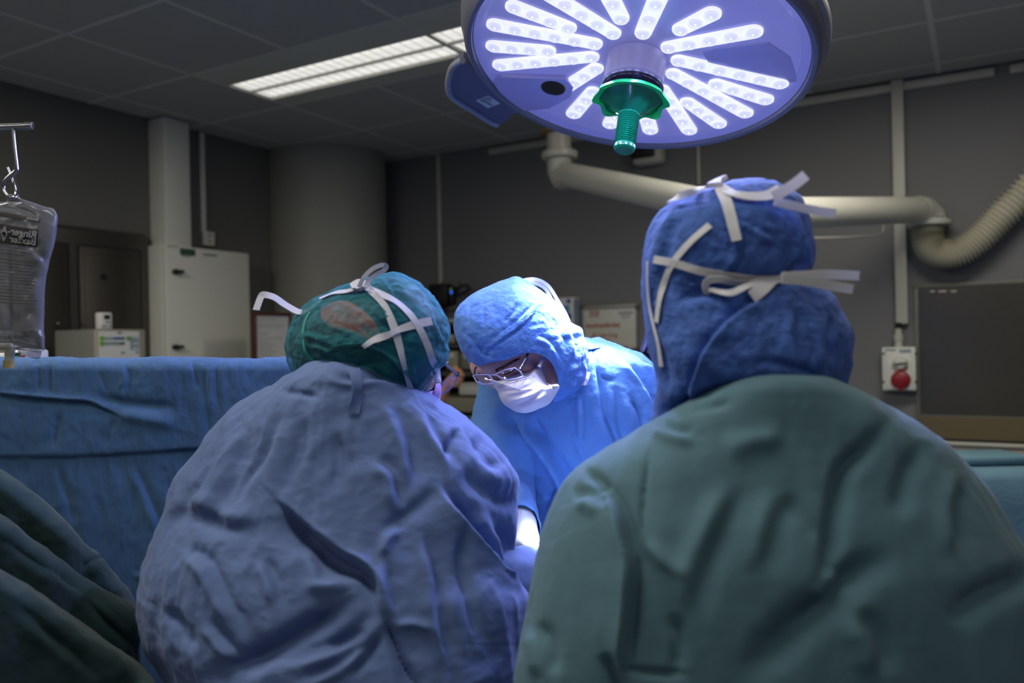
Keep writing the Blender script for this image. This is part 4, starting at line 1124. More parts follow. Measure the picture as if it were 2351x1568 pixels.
def sleeve(name, pts, rad, m, parent, seed=0, amp=.006, S=()):
    """sleeve round a bent arm, wrinkled"""
    p = catmull(pts, 14); n = len(p); rr = np.interp(np.linspace(0, 1, n), np.linspace(0, 1, len(rad)), rad); seg = 40
    tan = np.gradient(p, axis=0); tan /= np.linalg.norm(tan, axis=1)[:, None]
    a = np.cross(tan[0], [0.3, 0.2, 1]); a /= np.linalg.norm(a); V_ = []
    for i in range(n):
        a = a - tan[i] * a.dot(tan[i]); a /= np.linalg.norm(a); b = np.cross(tan[i], a)
        th = np.linspace(0, 2 * math.pi, seg, endpoint=False)
        V_.append(np.stack([np.cos(th), np.sin(th)], 1) @ np.stack([a, b]))
    dirs = np.concatenate(V_); base = np.repeat(p, seg, 0)
    q = base + dirs * np.repeat(rr, seg)[:, None]
    q += dirs * (amp * wrinkle(q, 16, seed))[:, None]
    F_ = [(i * seg + k, i * seg + (k + 1) % seg, (i + 1) * seg + (k + 1) % seg, (i + 1) * seg + k) for i in range(n - 1) for k in range(seg)]
    o = obj(name, q, F_, m, parent)
    md = o.modifiers.new('s', 'SOLIDIFY'); md.thickness = .0015
    return o
def v3(*a): return np.array(P(*a))
def legs_from(J, pel, dx=.10, fwd=(0, 1, 0)):
    p = np.array(pel, float); f = np.array(fwd, float); r = np.array([f[1], -f[0], 0])
    for s, sg in (('l', -1), ('r', 1)):
        h = p + r * dx * sg - np.array([0, 0, .06]); J['hip' + s] = h
        an = np.array([h[0], h[1], .09]) - f * .02; J['an' + s] = an
        J['kn' + s] = (h + an) / 2 + f * .03; J['toe' + s] = an + f * .16 - np.array([0, 0, .05])

# ================================================================== centre surgeon, facing us
C = thing('person', 'surgeon facing us in bright blue gown and hood, bent over with white mask and glasses', 'person', P(1380, 784, 1.88) * 1.0 - Vector((0, 0, P(1380, 784, 1.88).z)))
HC = P(1209, 812, 1.612)
hA = axes((-0.42, -0.66, -0.62), (0, 0, 1), math.radians(-12))
J = dict(neck=v3(1330, 850, 1.72), chest=v3(1360, 960, 1.80), pelvis=v3(1400, 1290, 1.93), shl=v3(1205, 900, 1.75), shr=v3(1530, 900, 1.80),
         ell=v3(1150, 1120, 1.66), wrl=v3(1195, 1235, 1.50), elr=v3(1590, 1160, 1.64), wrr=v3(1420, 1330, 1.45))
legs_from(J, J['pelvis'], .11, (-.1, -1, 0))
h1 = hand_prims(v3(1197, 1240, 1.495), Vector(v3(1226, 1302, 1.455) - v3(1195, 1235, 1.50)), (.9, -.3, .2), 1, 1.0, .55)
h2 = hand_prims(J['wrr'], Vector((-.8, -.25, -.45)), (.1, .2, -1), -1, 1.0, .6)
CHEAD = head_prims(HC, hA, J['neck'], .93) + [('e', v3(1252, 866, 1.590), (.042, .04, .045), np.eye(3), .02), ('e', v3(1128, 838, 1.585), (.042, .05, .035), np.eye(3), .03)]
shrink = lambda pr: [(q[0], q[1], q[2], q[3] * .86, q[4] * .86, *q[5:]) for q in pr]
body('body', [(limbs(J), .014, .03), (CHEAD, .0035, .012), (shrink(h1), .005, .004), (shrink(h2), .005, .004)], M_SKIN, C)
for hp_, w0, w1, s in ((h1, 'ell', 'wrl', 1), (h2, 'elr', 'wrr', 1)):
    e0, w_ = np.array(J[w0]), np.array(J[w1]); cuff = w_ + (e0 - w_) / np.linalg.norm(e0 - w_) * .045
    v, f = sdf_mesh(hp_ + [('c', w_, cuff, .034, .042, .015)], .0035, .006)
    obj('glove', v, f, M_GLOVE, C)
trousers(J, C); foot('shoe', J, 'l', C); foot('shoe', J, 'r', C)
SC_ = [('c', 0.0170, 9, [(1358, 800), (1379, 887), (1389, 951), (1408, 999), (1430, 1060)]), ('f', 0.0102, 8, [(1424, 826), (1462, 865), (1488, 909), (1497, 938), (1502, 990)]),
       ('v', 0.0102, 10, [(1411, 880), (1424, 983), (1440, 1050)]), ('f', 0.0170, 14, [(1198, 944), (1206, 976), (1249, 1024), (1293, 1097), (1310, 1180)]),
       ('v', 0.0136, 10, [(1223, 944), (1246, 1005), (1262, 1070)]), ('f', -0.0136, 14, [(1153, 915), (1155, 1015), (1160, 1080)]), ('v', 0.0085, 9, [(1120, 930), (1112, 990)]),
       ('r', 0.0068, 5, [(1172, 1091), (1191, 1069), (1239, 1085), (1262, 1080)]), ('f', 0.0102, 10, [(1330, 900), (1340, 960), (1335, 1030)]), ('v', 0.0068, 10, [(1300, 930), (1320, 1000), (1350, 1090)]),
       ('f', 0.0102, 10, [(1460, 830), (1500, 850), (1530, 900)]), ('v', 0.0102, 9, [(1440, 900), (1470, 960), (1475, 1020)]), ('r', 0.0068, 8, [(1200, 1150), (1240, 1142), (1278, 1150)]),
       ('f', 0.0102, 10, [(1262, 1190), (1270, 1150), (1290, 1110)]), ('v', 0.0068, 6, [(1378, 860), (1396, 872), (1412, 868)]), ('v', 0.0085, 12, [(1210, 1010), (1215, 1090), (1228, 1180)])]
rows = [(782, 1336, 1372, 1.735, .03), (794, 1300, 1412, 1.735, .06), (810, 1240, 1462, 1.735, .085), (836, 1176, 1516, 1.735, .11), (880, 1132, 1562, 1.745, .135), (930, 1106, 1595, 1.755, .15), (1000, 1088, 1625, 1.77, .16),
        (1060, 1118, 1635, 1.79, .165), (1130, 1180, 1630, 1.82, .165), (1250, 1236, 1625, 1.86, .17), (1400, 1245, 1610, 1.90, .17), (1700, 1240, 1620, 1.92, .18), (2090, 1230, 1640, 1.92, .20)]
Pn, Fn, gx, gy = loft(rows, 190, 230, .72, SC_, [(.005, (16, 16, 4), 1), (.0032, (34, 34, 12), 2), (.0022, (22, 12, 26), 5), (.0010, 60, 3)], 2.25, 3)
Pn, Fn = close_top(Pn, Fn, 230)
gown = obj('gown', Pn, Fn, M_GOWNC, C); gC = Surf(Pn, Fn)
sleeve('sleeve', [v3(1190, 890, 1.74), v3(1160, 1000, 1.70), v3(1150, 1100, 1.66), v3(1168, 1170, 1.605), v3(1190, 1216, 1.53)], [.085, .078, .066, .056, .043], M_GOWNC, C, 5, .010)
sleeve('sleeve', [v3(1545, 890, 1.79), v3(1585, 1030, 1.72), v3(1600, 1150, 1.64), v3(1520, 1240, 1.55), v3(1445, 1315, 1.47)], [.085, .078, .066, .056, .040], M_GOWNC, C, 6, .010)
# neckline and loose collar flaps
lie('neckline', [(1248, 938), (1290, 920), (1322, 900), (1345, 872), (1352, 830), (1350, 795)], gC, .012, M_GOWNC, gown, .003, 1.66)
def sheet(name, grid, m, parent, thick=.0015, sub=2):
    g = np.array([[np.array(P(*q)) for q in r] for r in grid]); nr, nc = g.shape[:2]
    o = obj(name, g.reshape(-1, 3), [(i * nc + j, i * nc + j + 1, (i + 1) * nc + j + 1, (i + 1) * nc + j) for i in range(nr - 1) for j in range(nc - 1)], m, parent)
    md = o.modifiers.new('d', 'SUBSURF'); md.levels = sub; md.render_levels = sub
    md = o.modifiers.new('s', 'SOLIDIFY'); md.thickness = thick
    return o
sheet('collar_flap', [[(1338, 772, 1.70), (1360, 780, 1.70), (1386, 786, 1.71)], [(1340, 785, 1.66), (1362, 795, 1.655), (1384, 800, 1.665)], [(1345, 800, 1.64), (1352, 806, 1.635), (1374, 798, 1.65)]], M_GOWNC, gown)
sheet('back_flap', [[(1370, 792, 1.73), (1405, 794, 1.75), (1445, 806, 1.78), (1490, 822, 1.80), (1515, 840, 1.82)], [(1368, 803, 1.66), (1402, 806, 1.67), (1440, 816, 1.70), (1478, 828, 1.73), (1512, 848, 1.76)],
                    [(1375, 812, 1.64), (1405, 828, 1.645), (1432, 833, 1.66), (1462, 828, 1.70), (1500, 842, 1.74)]], M_GOWNC, gown)
# hood
outl = [(1087, 838), (1073, 818), (1058, 792), (1046, 760), (1047, 725), (1060, 702), (1078, 684), (1105, 668), (1135, 655), (1165, 645), (1188, 640), (1215, 654), (1240, 668), (1262, 685), (1285, 708), (1306, 738), (1333, 757), (1336, 775),
        (1346, 800), (1350, 832), (1342, 872), (1322, 896), (1296, 912), (1268, 920), (1225, 930), (1180, 920), (1130, 880)]
SH = [('f', .0035, 7, [(1112, 800), (1150, 770), (1185, 745), (1215, 715), (1240, 690)]), ('v', .003, 5, [(1120, 808), (1160, 778), (1200, 750), (1236, 705)]), ('c', .003, 5, [(1082, 690), (1080, 730), (1082, 775)]),
      ('v', .003, 5, [(1112, 695), (1112, 740), (1115, 780)]), ('f', .004, 8, [(1290, 740), (1310, 770), (1318, 810), (1300, 850)]), ('c', .005, 8, [(1316, 800), (1305, 840), (1290, 880)]), ('f', .003, 9, [(1335, 790), (1330, 830), (1318, 870)]),
      ('v', .004, 6, [(1285, 880), (1310, 870), (1335, 845)]), ('r', .004, 6, [(1285, 900), (1305, 885), (1325, 880)]), ('f', .003, 6, [(1060, 760), (1082, 780), (1110, 822)]), ('v', .003, 5, [(1100, 790), (1110, 810), (1130, 822)]),
      ('c', .004, 5, [(1190, 690), (1178, 720), (1150, 745)]), ('f', .004, 7, [(1225, 770), (1260, 790), (1285, 830)]), ('v', .003, 5, [(1260, 720), (1280, 760), (1300, 790)]), ('f', .002, 6, [(1340, 770), (1345, 800), (1338, 830)])]
Pn, Fn, bx, by, fr = blob(outl, (1200, 790), 1.61, .118, .125, 260, 64, SH, [(.0028, 18, 4), (.0016, 55, 5)], 0.00012, 0, 9, 2.2)
face_hole = [(1075, 842), (1100, 836), (1125, 829), (1160, 823), (1190, 812), (1215, 806), (1240, 811), (1262, 824), (1276, 846), (1283, 872), (1281, 896), (1272, 910), (1255, 945), (1150, 960), (1080, 900)]
ins_ = inside(bx, by, face_hole) & (fr > .5)
# snap the rim of the opening onto the drawn curve
rimc = catmull(face_hole, 30, closed=True)
keep = [f for f in Fn if not all(ins_[i] for i in f)]
used = sorted({i for f in keep for i in f}); remap = {i: k for k, i in enumerate(used)}
Pk = Pn[used].copy()
edge = [i for i in used if ins_[i]]
for i in edge:
    dd = np.hypot(rimc[:, 0] - bx[i], rimc[:, 1] - by[i]); j = dd.argmin()
    o, d_ = ray(rimc[j][0], rimc[j][1]); dep = (np.array(Pn[i]) - np.array(CAMM.translation))[1]
    if dd[j] < 25: Pk[remap[i]] = np.array(P(rimc[j][0], rimc[j][1], dep))
hood = obj('hood', Pk, [tuple(remap[i] for i in f) for f in keep], M_HOODC, C)
md = hood.modifiers.new('s', 'SOLIDIFY'); md.thickness = .0016; md.offset = -1
hs = Surf(Pn, Fn)
rimp = [q for q in rimc if q[1] < 905 and q[0] > 1086 and (q[1] < 850 or q[0] > 1250)]
rimp.sort(key=lambda q: math.atan2(q[1] - 900, q[0] - 1185))
lie('hem', [tuple(q) for q in rimp[::12]], hs, .005, M_HOODC, hood, .0012, 1.52, .002, 3)
lie('tape', [(1110, 806), (1140, 780), (1185, 748), (1215, 722), (1245, 690)], hs, .007, M_HOODC, hood, .0012, 1.5, .001)
# ties looping up behind the hood
for off in (0, 1):
    ribbon('tie', [v3(1196 + 6 * off, 645 + 3 * off, 1.64), v3(1228, 641 + 9 * off, 1.70), v3(1258 - 5 * off, 656 + 8 * off, 1.72), v3(1283 - 12 * off, 694 + 4 * off, 1.71), v3(1298 - 12 * off, 720, 1.69), v3(1307 - 14 * off, 742, 1.66)], .0075, mat('bright_tape', (.85, .85, .95), .7, trans=.2) if off == 0 else bpy.data.materials['bright_tape'], hood, 8)
sheet('neck_tag', [[(1340, 853, 1.60), (1355, 855, 1.60)], [(1335, 885, 1.59), (1349, 884, 1.59)]], M_TAPE, hood, .001, 0)
# mask
ml = [(1119, 868), (1137, 874), (1160, 866), (1190, 858), (1220, 848), (1238, 838), (1244, 846), (1250, 868), (1260, 884), (1282, 884), (1279, 900), (1262, 925), (1238, 938), (1212, 947), (1190, 946), (1165, 934), (1150, 918), (1143, 900), (1133, 886)]
SM = [('f', .0025, 4, [(1148, 882), (1190, 870), (1230, 857)]), ('v', .0012, 2.5, [(1148, 887), (1190, 875), (1232, 862)]), ('f', .004, 7, [(1160, 918), (1205, 908), (1245, 888)]), ('v', .002, 5, [(1150, 900), (1195, 893), (1240, 876)]),
      ('f', .004, 7, [(1180, 935), (1220, 922), (1255, 895)]), ('v', .0015, 3, [(1236, 850), (1243, 872), (1254, 888)])]
Pm, Fm, mx, my, mf = blob(ml, (1195, 895), 1.545, .075, .02, 160, 36, SM, [(.001, 40, 2)], -0.0002, -.0004, 5, 2.0)
Mmask = obj('mask', Pm, Fm, M_MASK, C); ms_ = Surf(Pm, Fm)
M_STITCH = mat('stitching', (.30, .29, .42), .8)
for y0 in (0, 4.5):
    for k in range(16):
        x0, x1 = 1146 + k * 5.2, 1149.2 + k * 5.2; fy = lambda x: 884 + y0 - (x - 1146) * .30
        lie('stitch', [(x0, fy(x0)), (x1, fy(x1))], ms_, .0008, M_STITCH, Mmask, .0008, 1.47, .0006, 1)
lie('ear_loop', [(1237, 842, 1.50), (1245, 828, 1.515), (1252, 818, 1.525)], ms_, .006, M_MASK, Mmask)
lie('mask_edge', [(1238, 840), (1246, 858), (1254, 880), (1268, 886), (1281, 885)], ms_, .005, M_MASK, Mmask, .001, 1.51)
# eyebrows, lashes, glasses
fs = Surf(*sdf_mesh(CHEAD, .004, .012))
def brow(pts, wid, n, parent):
    """short tapering hairs laid along the brow, one mesh"""
    q = catmull(pts, 12); VV, FF = [], []
    for k in range(n):
        t = RNG.random(); i = min(int(t * (len(q) - 1)), len(q) - 2); d = q[i + 1] - q[i]; d /= np.hypot(*d) + 1e-9; nn_ = np.array([-d[1], d[0]])
        w = wid * (0.35 + 0.65 * math.sin(math.pi * min(1, t * .8 + .15)))
        a = q[i] + nn_ * (RNG.random() - .5) * w; b = a + d * (4 + 3 * RNG.random()) + nn_ * (RNG.random() - .6) * 2.5
        pa, pb = fs.at(a[0], a[1], .0006, 1.5), fs.at(b[0], b[1], .0012, 1.5)
        pc = fs.at(a[0] + nn_[0] * .7, a[1] + nn_[1] * .7, .0010, 1.5); u = len(VV); VV += [pa, pc, pb]; FF.append((u, u + 1, u + 2))
    return obj('eyebrow', VV, FF, M_BROW, parent, False)
brow([(1137, 851), (1150, 845), (1163, 838), (1176, 831), (1192, 823)], 8.5, 260, C)
brow([(1098, 858), (1110, 861), (1124, 862)], 6, 90, C)
lie('eyelash', [(1156, 860), (1168, 856), (1180, 848)], fs, .0016, M_BROW, C, .0006, 1.5, .001)
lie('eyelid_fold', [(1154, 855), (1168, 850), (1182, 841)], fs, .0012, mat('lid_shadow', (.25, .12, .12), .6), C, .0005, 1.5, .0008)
gl_ = thing('glasses_part', None, None); bpy.data.objects.remove(gl_)
def lens_frame(corners, parent):
    loop = np.array([v3(*q) for q in corners])
    o = tube('lens_rim', np.vstack([loop, loop[:2]]), .0015, M_CLEARF, parent, 8, 1)
    c = loop.mean(0); n = len(loop); VV = np.vstack([loop, [c]])
    obj('lens', VV, [(i, (i + 1) % n, n) for i in range(n)], M_LENSG, o)
    return o
gls = tube('glasses', [v3(1122, 864, 1.462), v3(1130, 861, 1.458), v3(1138, 862, 1.458)], .0014, M_CLEARF, C, 8, 4)
lens_frame([(1086, 863, 1.475), (1096, 861, 1.468), (1122, 861, 1.458), (1128, 868, 1.455), (1136, 878, 1.45), (1128, 882, 1.445), (1108, 883, 1.448), (1094, 876, 1.46)], gls)
lens_frame([(1138, 860, 1.455), (1160, 850, 1.455), (1182, 845, 1.46), (1194, 853, 1.462), (1201, 864, 1.458), (1185, 870, 1.448), (1165, 873, 1.442), (1150, 868, 1.445)], gls)
tube('temple', [v3(1193, 849, 1.464), v3(1199, 838, 1.475), v3(1207, 823, 1.49), v3(1214, 807, 1.515)], .0028, M_BLACK, gls, 8, 4)
tube('temple', [v3(1089, 862, 1.476), v3(1090, 850, 1.50), v3(1093, 843, 1.53)], .0018, M_BLACK, gls, 8, 4)
sph = lathe('screw', [(0, .0018), (.0014, .001), (.0016, 0)], M_CHROME, gls, 10, frame_on(P(1197, 842, 1.468), (1, 0, 0), (0, 0, 1)))

# ================================================================== left surgeon, seen from behind
Lp = thing('person', 'surgeon bent over with back to us in slate blue gown and green bouffant cap', 'person', Vector((P(770, 784, 1.2).x, 1.2, 0)))
HL = P(872, 806, 1.31)
lA = axes((0.80, 0.42, -0.42), (0, 0, 1), math.radians(6))
J = dict(neck=v3(795, 930, 1.30), chest=v3(790, 1040, 1.30), pelvis=v3(800, 1560, 1.21), shl=v3(560, 1060, 1.33), shr=v3(1050, 1100, 1.33),
         ell=v3(420, 1380, 1.20), wrl=v3(700, 1480, 1.30), elr=v3(1090, 1330, 1.26), wrr=v3(1228, 1335, 1.28))
legs_from(J, J['pelvis'], .10, (.15, 1, 0))
hl1 = hand_prims(v3(1240, 1335, 1.285), Vector((.9, .05, -.35)), (0, .1, -1), 1, .94, .6)
hl2 = hand_prims(J['wrl'], Vector((.9, .3, -.1)), (0, .2, -1), -1, .94, .6)
body('body', [(limbs(J), .014, .03), (head_prims(HL, lA, J['neck'], .92), .005, .012), (shrink(hl1), .005, .004), (shrink(hl2), .005, .004)], M_SKIN, Lp)
for hp_, w0, w1 in ((hl1, 'elr', 'wrr'), (hl2, 'ell', 'wrl')):
    e0, w_ = np.array(J[w0]), np.array(J[w1]); cuff = w_ + (e0 - w_) / np.linalg.norm(e0 - w_) * .05
    v, f = sdf_mesh(hp_ + [('c', w_, cuff, .030, .034, .015)], .004, .006); obj('glove', v, f, M_GLOVE, Lp)
trousers(J, Lp); foot('shoe', J, 'l', Lp); foot('shoe', J, 'r', Lp)
SL = [('v', .020, 36, [(640, 1170), (700, 1232), (765, 1285), (825, 1330), (850, 1370)]), ('s', -.026, 24, [(630, 1135), (680, 1185), (729, 1230), (777, 1268), (834, 1302), (863, 1340), (868, 1393), (872, 1430)]), ('c', .020, 20, [(868, 1393), (896, 1455), (920, 1512), (949, 1568), (980, 1640)]),
      ('v', .028, 30, [(835, 1364), (729, 1432), (634, 1488), (538, 1536), (470, 1570)]), ('r', .014, 24, [(690, 1340), (745, 1345), (800, 1338), (845, 1362)]), ('r', .004, 7, [(815, 845), (815, 900), (815, 949)]), ('c', .006, 8, [(814, 949), (810, 1058), (798, 1111)]),
      ('f', .011, 18, [(853, 1058), (896, 1087), (906, 1125), (912, 1180)]), ('f', .010, 16, [(958, 935), (982, 982), (1020, 1044), (1044, 1090)]), ('v', .012, 11, [(1049, 985), (1035, 1015), (1018, 1048)]),
      ('s', .028, 30, [(1000, 1100), (1030, 1150), (1063, 1192), (1101, 1249), (1149, 1316), (1187, 1350), (1225, 1352)]), ('v', .014, 30, [(1050, 1075), (1100, 1115), (1140, 1142), (1190, 1165)]), ('f', .010, 22, [(1100, 1160), (1130, 1220), (1150, 1290)]),
      ('v', .010, 22, [(870, 1250), (905, 1205), (950, 1172), (1020, 1118)]), ('r', .010, 16, [(870, 1290), (890, 1240), (920, 1205)]), ('v', .008, 14, [(650, 925), (643, 960), (610, 1049), (567, 1106), (543, 1182)]),
      ('f', -.008, 24, [(375, 1205), (457, 1168), (529, 1202), (612, 1196)]), ('r', .010, 16, [(700, 1255), (715, 1290), (729, 1340)]), ('v', .010, 16, [(491, 1058), (457, 1116), (395, 1216)]), ('f', .010, 20, [(634, 1530), (777, 1487), (853, 1430), (900, 1400)]),
      ('f', .012, 26, [(560, 960), (540, 1060), (500, 1150), (470, 1230)]), ('v', .008, 20, [(700, 940), (690, 1030), (660, 1110), (640, 1150)]), ('f', .008, 18, [(880, 920), (920, 990), (940, 1060), (935, 1140)]), ('v', .008, 16, [(770, 980), (780, 1060), (760, 1140)]),
      ('v', .010, 16, [(1080, 1000), (1110, 1050), (1150, 1090)]), ('f', .010, 18, [(420, 1260), (480, 1300), (520, 1380), (560, 1440)]), ('v', .010, 18, [(380, 1390), (430, 1440), (460, 1500)]), ('f', .009, 16, [(600, 1280), (630, 1340), (640, 1400)]),
      ('v', .012, 16, [(1060, 1180), (1050, 1280), (1070, 1380), (1100, 1480)]), ('f', .010, 18, [(960, 1200), (985, 1300), (1000, 1420), (1030, 1540)]), ('f', .008, 14, [(880, 1290), (890, 1350), (905, 1420)]), ('r', .009, 14, [(900, 1440), (950, 1430), (990, 1450)]),
      ('v', .012, 14, [(745, 1490), (800, 1470), (850, 1440)]), ('v', .010, 12, [(800, 1560), (850, 1500), (880, 1450)]), ('f', .010, 14, [(690, 1568), (780, 1530), (850, 1470)]), ('f', .008, 14, [(480, 1420), (520, 1480), (560, 1520)]),
      ('f', .008, 12, [(1130, 1200), (1150, 1260), (1162, 1320)]), ('v', .006, 10, [(640, 900), (690, 905), (740, 915)]), ('f', .006, 10, [(740, 860), (800, 880), (870, 880), (930, 905)])]
rows = [(838, 742, 800, 1.205, .02), (846, 708, 836, 1.212, .04), (862, 676, 876, 1.222, .062), (890, 628, 932, 1.238, .085), (930, 560, 1003, 1.255, .11), (1000, 488, 1100, 1.27, .14), (1060, 440, 1160, 1.275, .155), (1110, 402, 1186, 1.275, .165), (1190, 376, 1180, 1.27, .175), (1260, 350, 1172, 1.26, .18), (1320, 333, 1180, 1.25, .185),
        (1400, 328, 1222, 1.24, .19), (1480, 338, 1215, 1.23, .19), (1568, 385, 1200, 1.215, .19), (1800, 460, 1180, 1.20, .19), (2300, 470, 1190, 1.19, .19), (2760, 450, 1200, 1.18, .20)]
Pn, Fn, gx, gy = loft(rows, 330, 300, .74, SL, [(.006, (9, 9, 3), 1), (.0045, (20, 20, 6), 2), (.003, (14, 6, 16), 4), (.0012, 34, 3)], 2.35, 21)
Pn, Fn = close_top(Pn, Fn, 300)
gown = obj('gown', Pn, Fn, M_GOWNL, Lp); gL = Surf(Pn, Fn)
sleeve('sleeve', [v3(1040, 1290, 1.25), v3(1150, 1335, 1.23), v3(1200, 1326, 1.255), v3(1250, 1332, 1.285)], [.070, .052, .042, .036], M_GOWNL, Lp, 8, .007)
lie('back_tie', [(813, 852), (816, 880), (815, 915), (812, 950)], gL, .016, M_GOWNL, gown, .0045, 1.25, .002, 10)
sheet('collar', [[(700, 870, 1.19), (760, 852, 1.175), (815, 856, 1.175), (880, 880, 1.18)], [(712, 856, 1.20), (765, 833, 1.178), (815, 837, 1.178), (866, 860, 1.19)]], M_PURPLE, gown)
# hair under the cap, the cap itself
co = [(668, 838), (659, 805), (659, 785), (668, 752), (690, 716), (722, 688), (762, 671), (808, 656), (842, 643), (880, 633), (915, 632), (948, 643), (978, 667), (1003, 700), (1022, 735), (1030, 768), (1026, 790), (1025, 812), (1024, 832), (1006, 846), (986, 872), (960, 905), (930, 925), (880, 925), (800, 905), (730, 890), (690, 870)]
SCp = [('v', .006, 12, [(700, 810), (740, 840), (790, 848), (860, 830), (900, 838)]), ('s', .010, 10, [(960, 905), (925, 855), (880, 810), (830, 795), (780, 800), (735, 830)]), ('f', .004, 8, [(740, 740), (800, 760), (870, 800), (920, 830)]), ('f', .004, 7, [(770, 690), (840, 720), (900, 770), (930, 800)]),
       ('v', .003, 6, [(830, 670), (880, 700), (930, 760)]), ('c', .004, 5, [(870, 660), (910, 650), (950, 660)]), ('f', .004, 7, [(985, 690), (990, 730), (1012, 775), (1020, 800)]), ('v', .003, 5, [(960, 660), (985, 700), (990, 740)]),
       ('f', .003, 7, [(690, 750), (720, 770), (780, 780)]), ('f', -.004, 6, [(705, 720), (690, 760), (697, 800), (715, 825)]), ('v', .004, 8, [(940, 820), (960, 850), (965, 890)]), ('f', .003, 6, [(880, 640), (900, 670), (905, 700)]), ('f', .003, 6, [(700, 790), (750, 800), (800, 830)])]
Pn, Fn, bx, by, fr = blob(co, (850, 780), 1.29, .125, .12, 240, 56, SCp, [(.004, (9, 12, 26), 4), (.0024, (24, 30, 60), 5), (.0012, 90, 6)], -.0001, .0, 31, 2.3)
cap = obj('bouffant_cap', Pn, Fn, M_CAPL, Lp); cs = Surf(Pn, Fn)
flap = [(722, 846), (745, 826), (775, 810), (812, 802), (850, 808), (885, 826), (912, 852), (930, 882), (948, 912), (920, 930), (850, 925), (780, 905), (735, 880)]
Pf_, Ff_, *_ = blob(flap, (835, 865), 1.262, .085, .05, 120, 26, [('f', .004, 7, [(800, 820), (812, 850), (815, 880)]), ('v', .004, 7, [(850, 825), (870, 855), (880, 890)]), ('f', .003, 6, [(770, 825), (785, 850)])], [(.003, 24, 3)], .00006, -.0004, 77, 2.2)
obj('cap_flap', Pf_, Ff_, mat('cap_flap_cloth', (.05, .40, .43), .75, noise=.12, nscale=50, bump=.4, bscale=70, trans=.45), cap)
shr = [tuple(np.array([850, 780]) + .95 * (np.array(q) - np.array([850, 780]))) for q in co]
Ph, Fh, hx_, hy_, hf_ = blob(shr, (850, 780), 1.29, .112, .11, 120, 28, [('v', .006, 18, [(740, 700), (800, 740), (870, 790)])], [(.003, 30, 2)], -.0001, 0, 8, 2.2)
obj('hair', Ph, Fh, M_HAIR, Lp)
ba = [(742, 700), (790, 690), (830, 710), (862, 742), (874, 775), (868, 792), (838, 780), (800, 764), (760, 752), (738, 730)]
bpz = inside(np.array(hx_), np.array(hy_), ba)
# a lock of auburn hair pressed under the cap, showing through it
M_AUBURN = mat('auburn_hair', (0.85, 0.17, 0.07), .55, noise=.35, nscale=60)
cx_, cy_ = np.mean([q[0] for q in ba]), np.mean([q[1] for q in ba])
hsf = Surf(Ph, Fh)
gridp = []
ring = catmull(ba, 8, closed=True); nn = len(ring)
VV = [hsf.at(cx_ + s * (q[0] - cx_), cy_ + s * (q[1] - cy_), .0015 + .007 * math.sqrt(max(0, 1 - s * s)), 1.2) for s in (1.0, .8, .5) for q in ring] + [hsf.at(cx_, cy_, .009, 1.2)]
FF = [(i * nn + k, i * nn + (k + 1) % nn, (i + 1) * nn + (k + 1) % nn, (i + 1) * nn + k) for i in range(2) for k in range(nn)] + [(2 * nn + k, 2 * nn + (k + 1) % nn, 3 * nn) for k in range(nn)]
o = obj('hair_lock', VV, FF, M_AUBURN, Lp); o['label'] = 'auburn hair showing through the cap'
# cap front band, elastic seam, ties of the mask over the cap
lie('seam', [(742, 690), (710, 722), (697, 760), (700, 800), (718, 828), (745, 842)], cs, .005, mat('cap_seam', (.02, .28, .24), .7, trans=.2), cap, .0012, 1.25)
lie('front_hem', [(1025, 830), (1006, 846), (985, 874), (960, 904)], cs, .005, M_TAPE, cap, .002, 1.3)
lie('knot', [(812, 668), (824, 660), (836, 662), (846, 654)], cs, .018, M_TAPE, cap, .006, 1.24, .006)
lie('tie', [(838, 655), (862, 676), (884, 703), (900, 740), (915, 790), (926, 840), (938, 885), (942, 898)], cs, .0105, M_TAPE, cap, .0025, 1.25, .0012, 6, [.012, .009, .012, .007, .012])
lie('tie', [(845, 664), (885, 682), (915, 700), (948, 733), (975, 780), (992, 825), (1002, 850), (1006, 880)], cs, .0105, M_TAPE, cap, .0025, 1.25)
lie('tie', [(836, 794), (862, 783), (890, 770), (918, 758), (955, 745), (990, 738)], cs, .0105, M_TAPE, cap, .0040, 1.24, .0012, 6, [.006, .012, .008, .012, .012])
ribbon('tie_loop', [v3(824, 660, 1.19), v3(836, 636, 1.19), v3(856, 617, 1.195), v3(878, 608, 1.20), v3(887, 612, 1.205), v3(880, 622, 1.205), v3(862, 631, 1.20), v3(847, 644, 1.195), v3(838, 660, 1.19)], .0065, M_TAPE, cap, 8, .0010)
lie('tie', [(830, 662), (800, 672), (770, 676), (735, 690)], cs, .010, M_TAPE, cap, .003, 1.22)
ribbon('tie_end', [v3(735, 692, 1.24), v3(695, 717, 1.26), v3(660, 703, 1.27), v3(630, 683, 1.27), v3(606, 677, 1.27), v3(598, 684, 1.268), v3(588, 712, 1.26)], .011, M_TAPE, cap, 8, .0012, [(0, -.6, .8), (0, -.7, .7), (0, -.7, .7), (.1, -.8, .6), (.1, -.9, .3), (-.2, -1, .1), (-.2, -1, .1)])
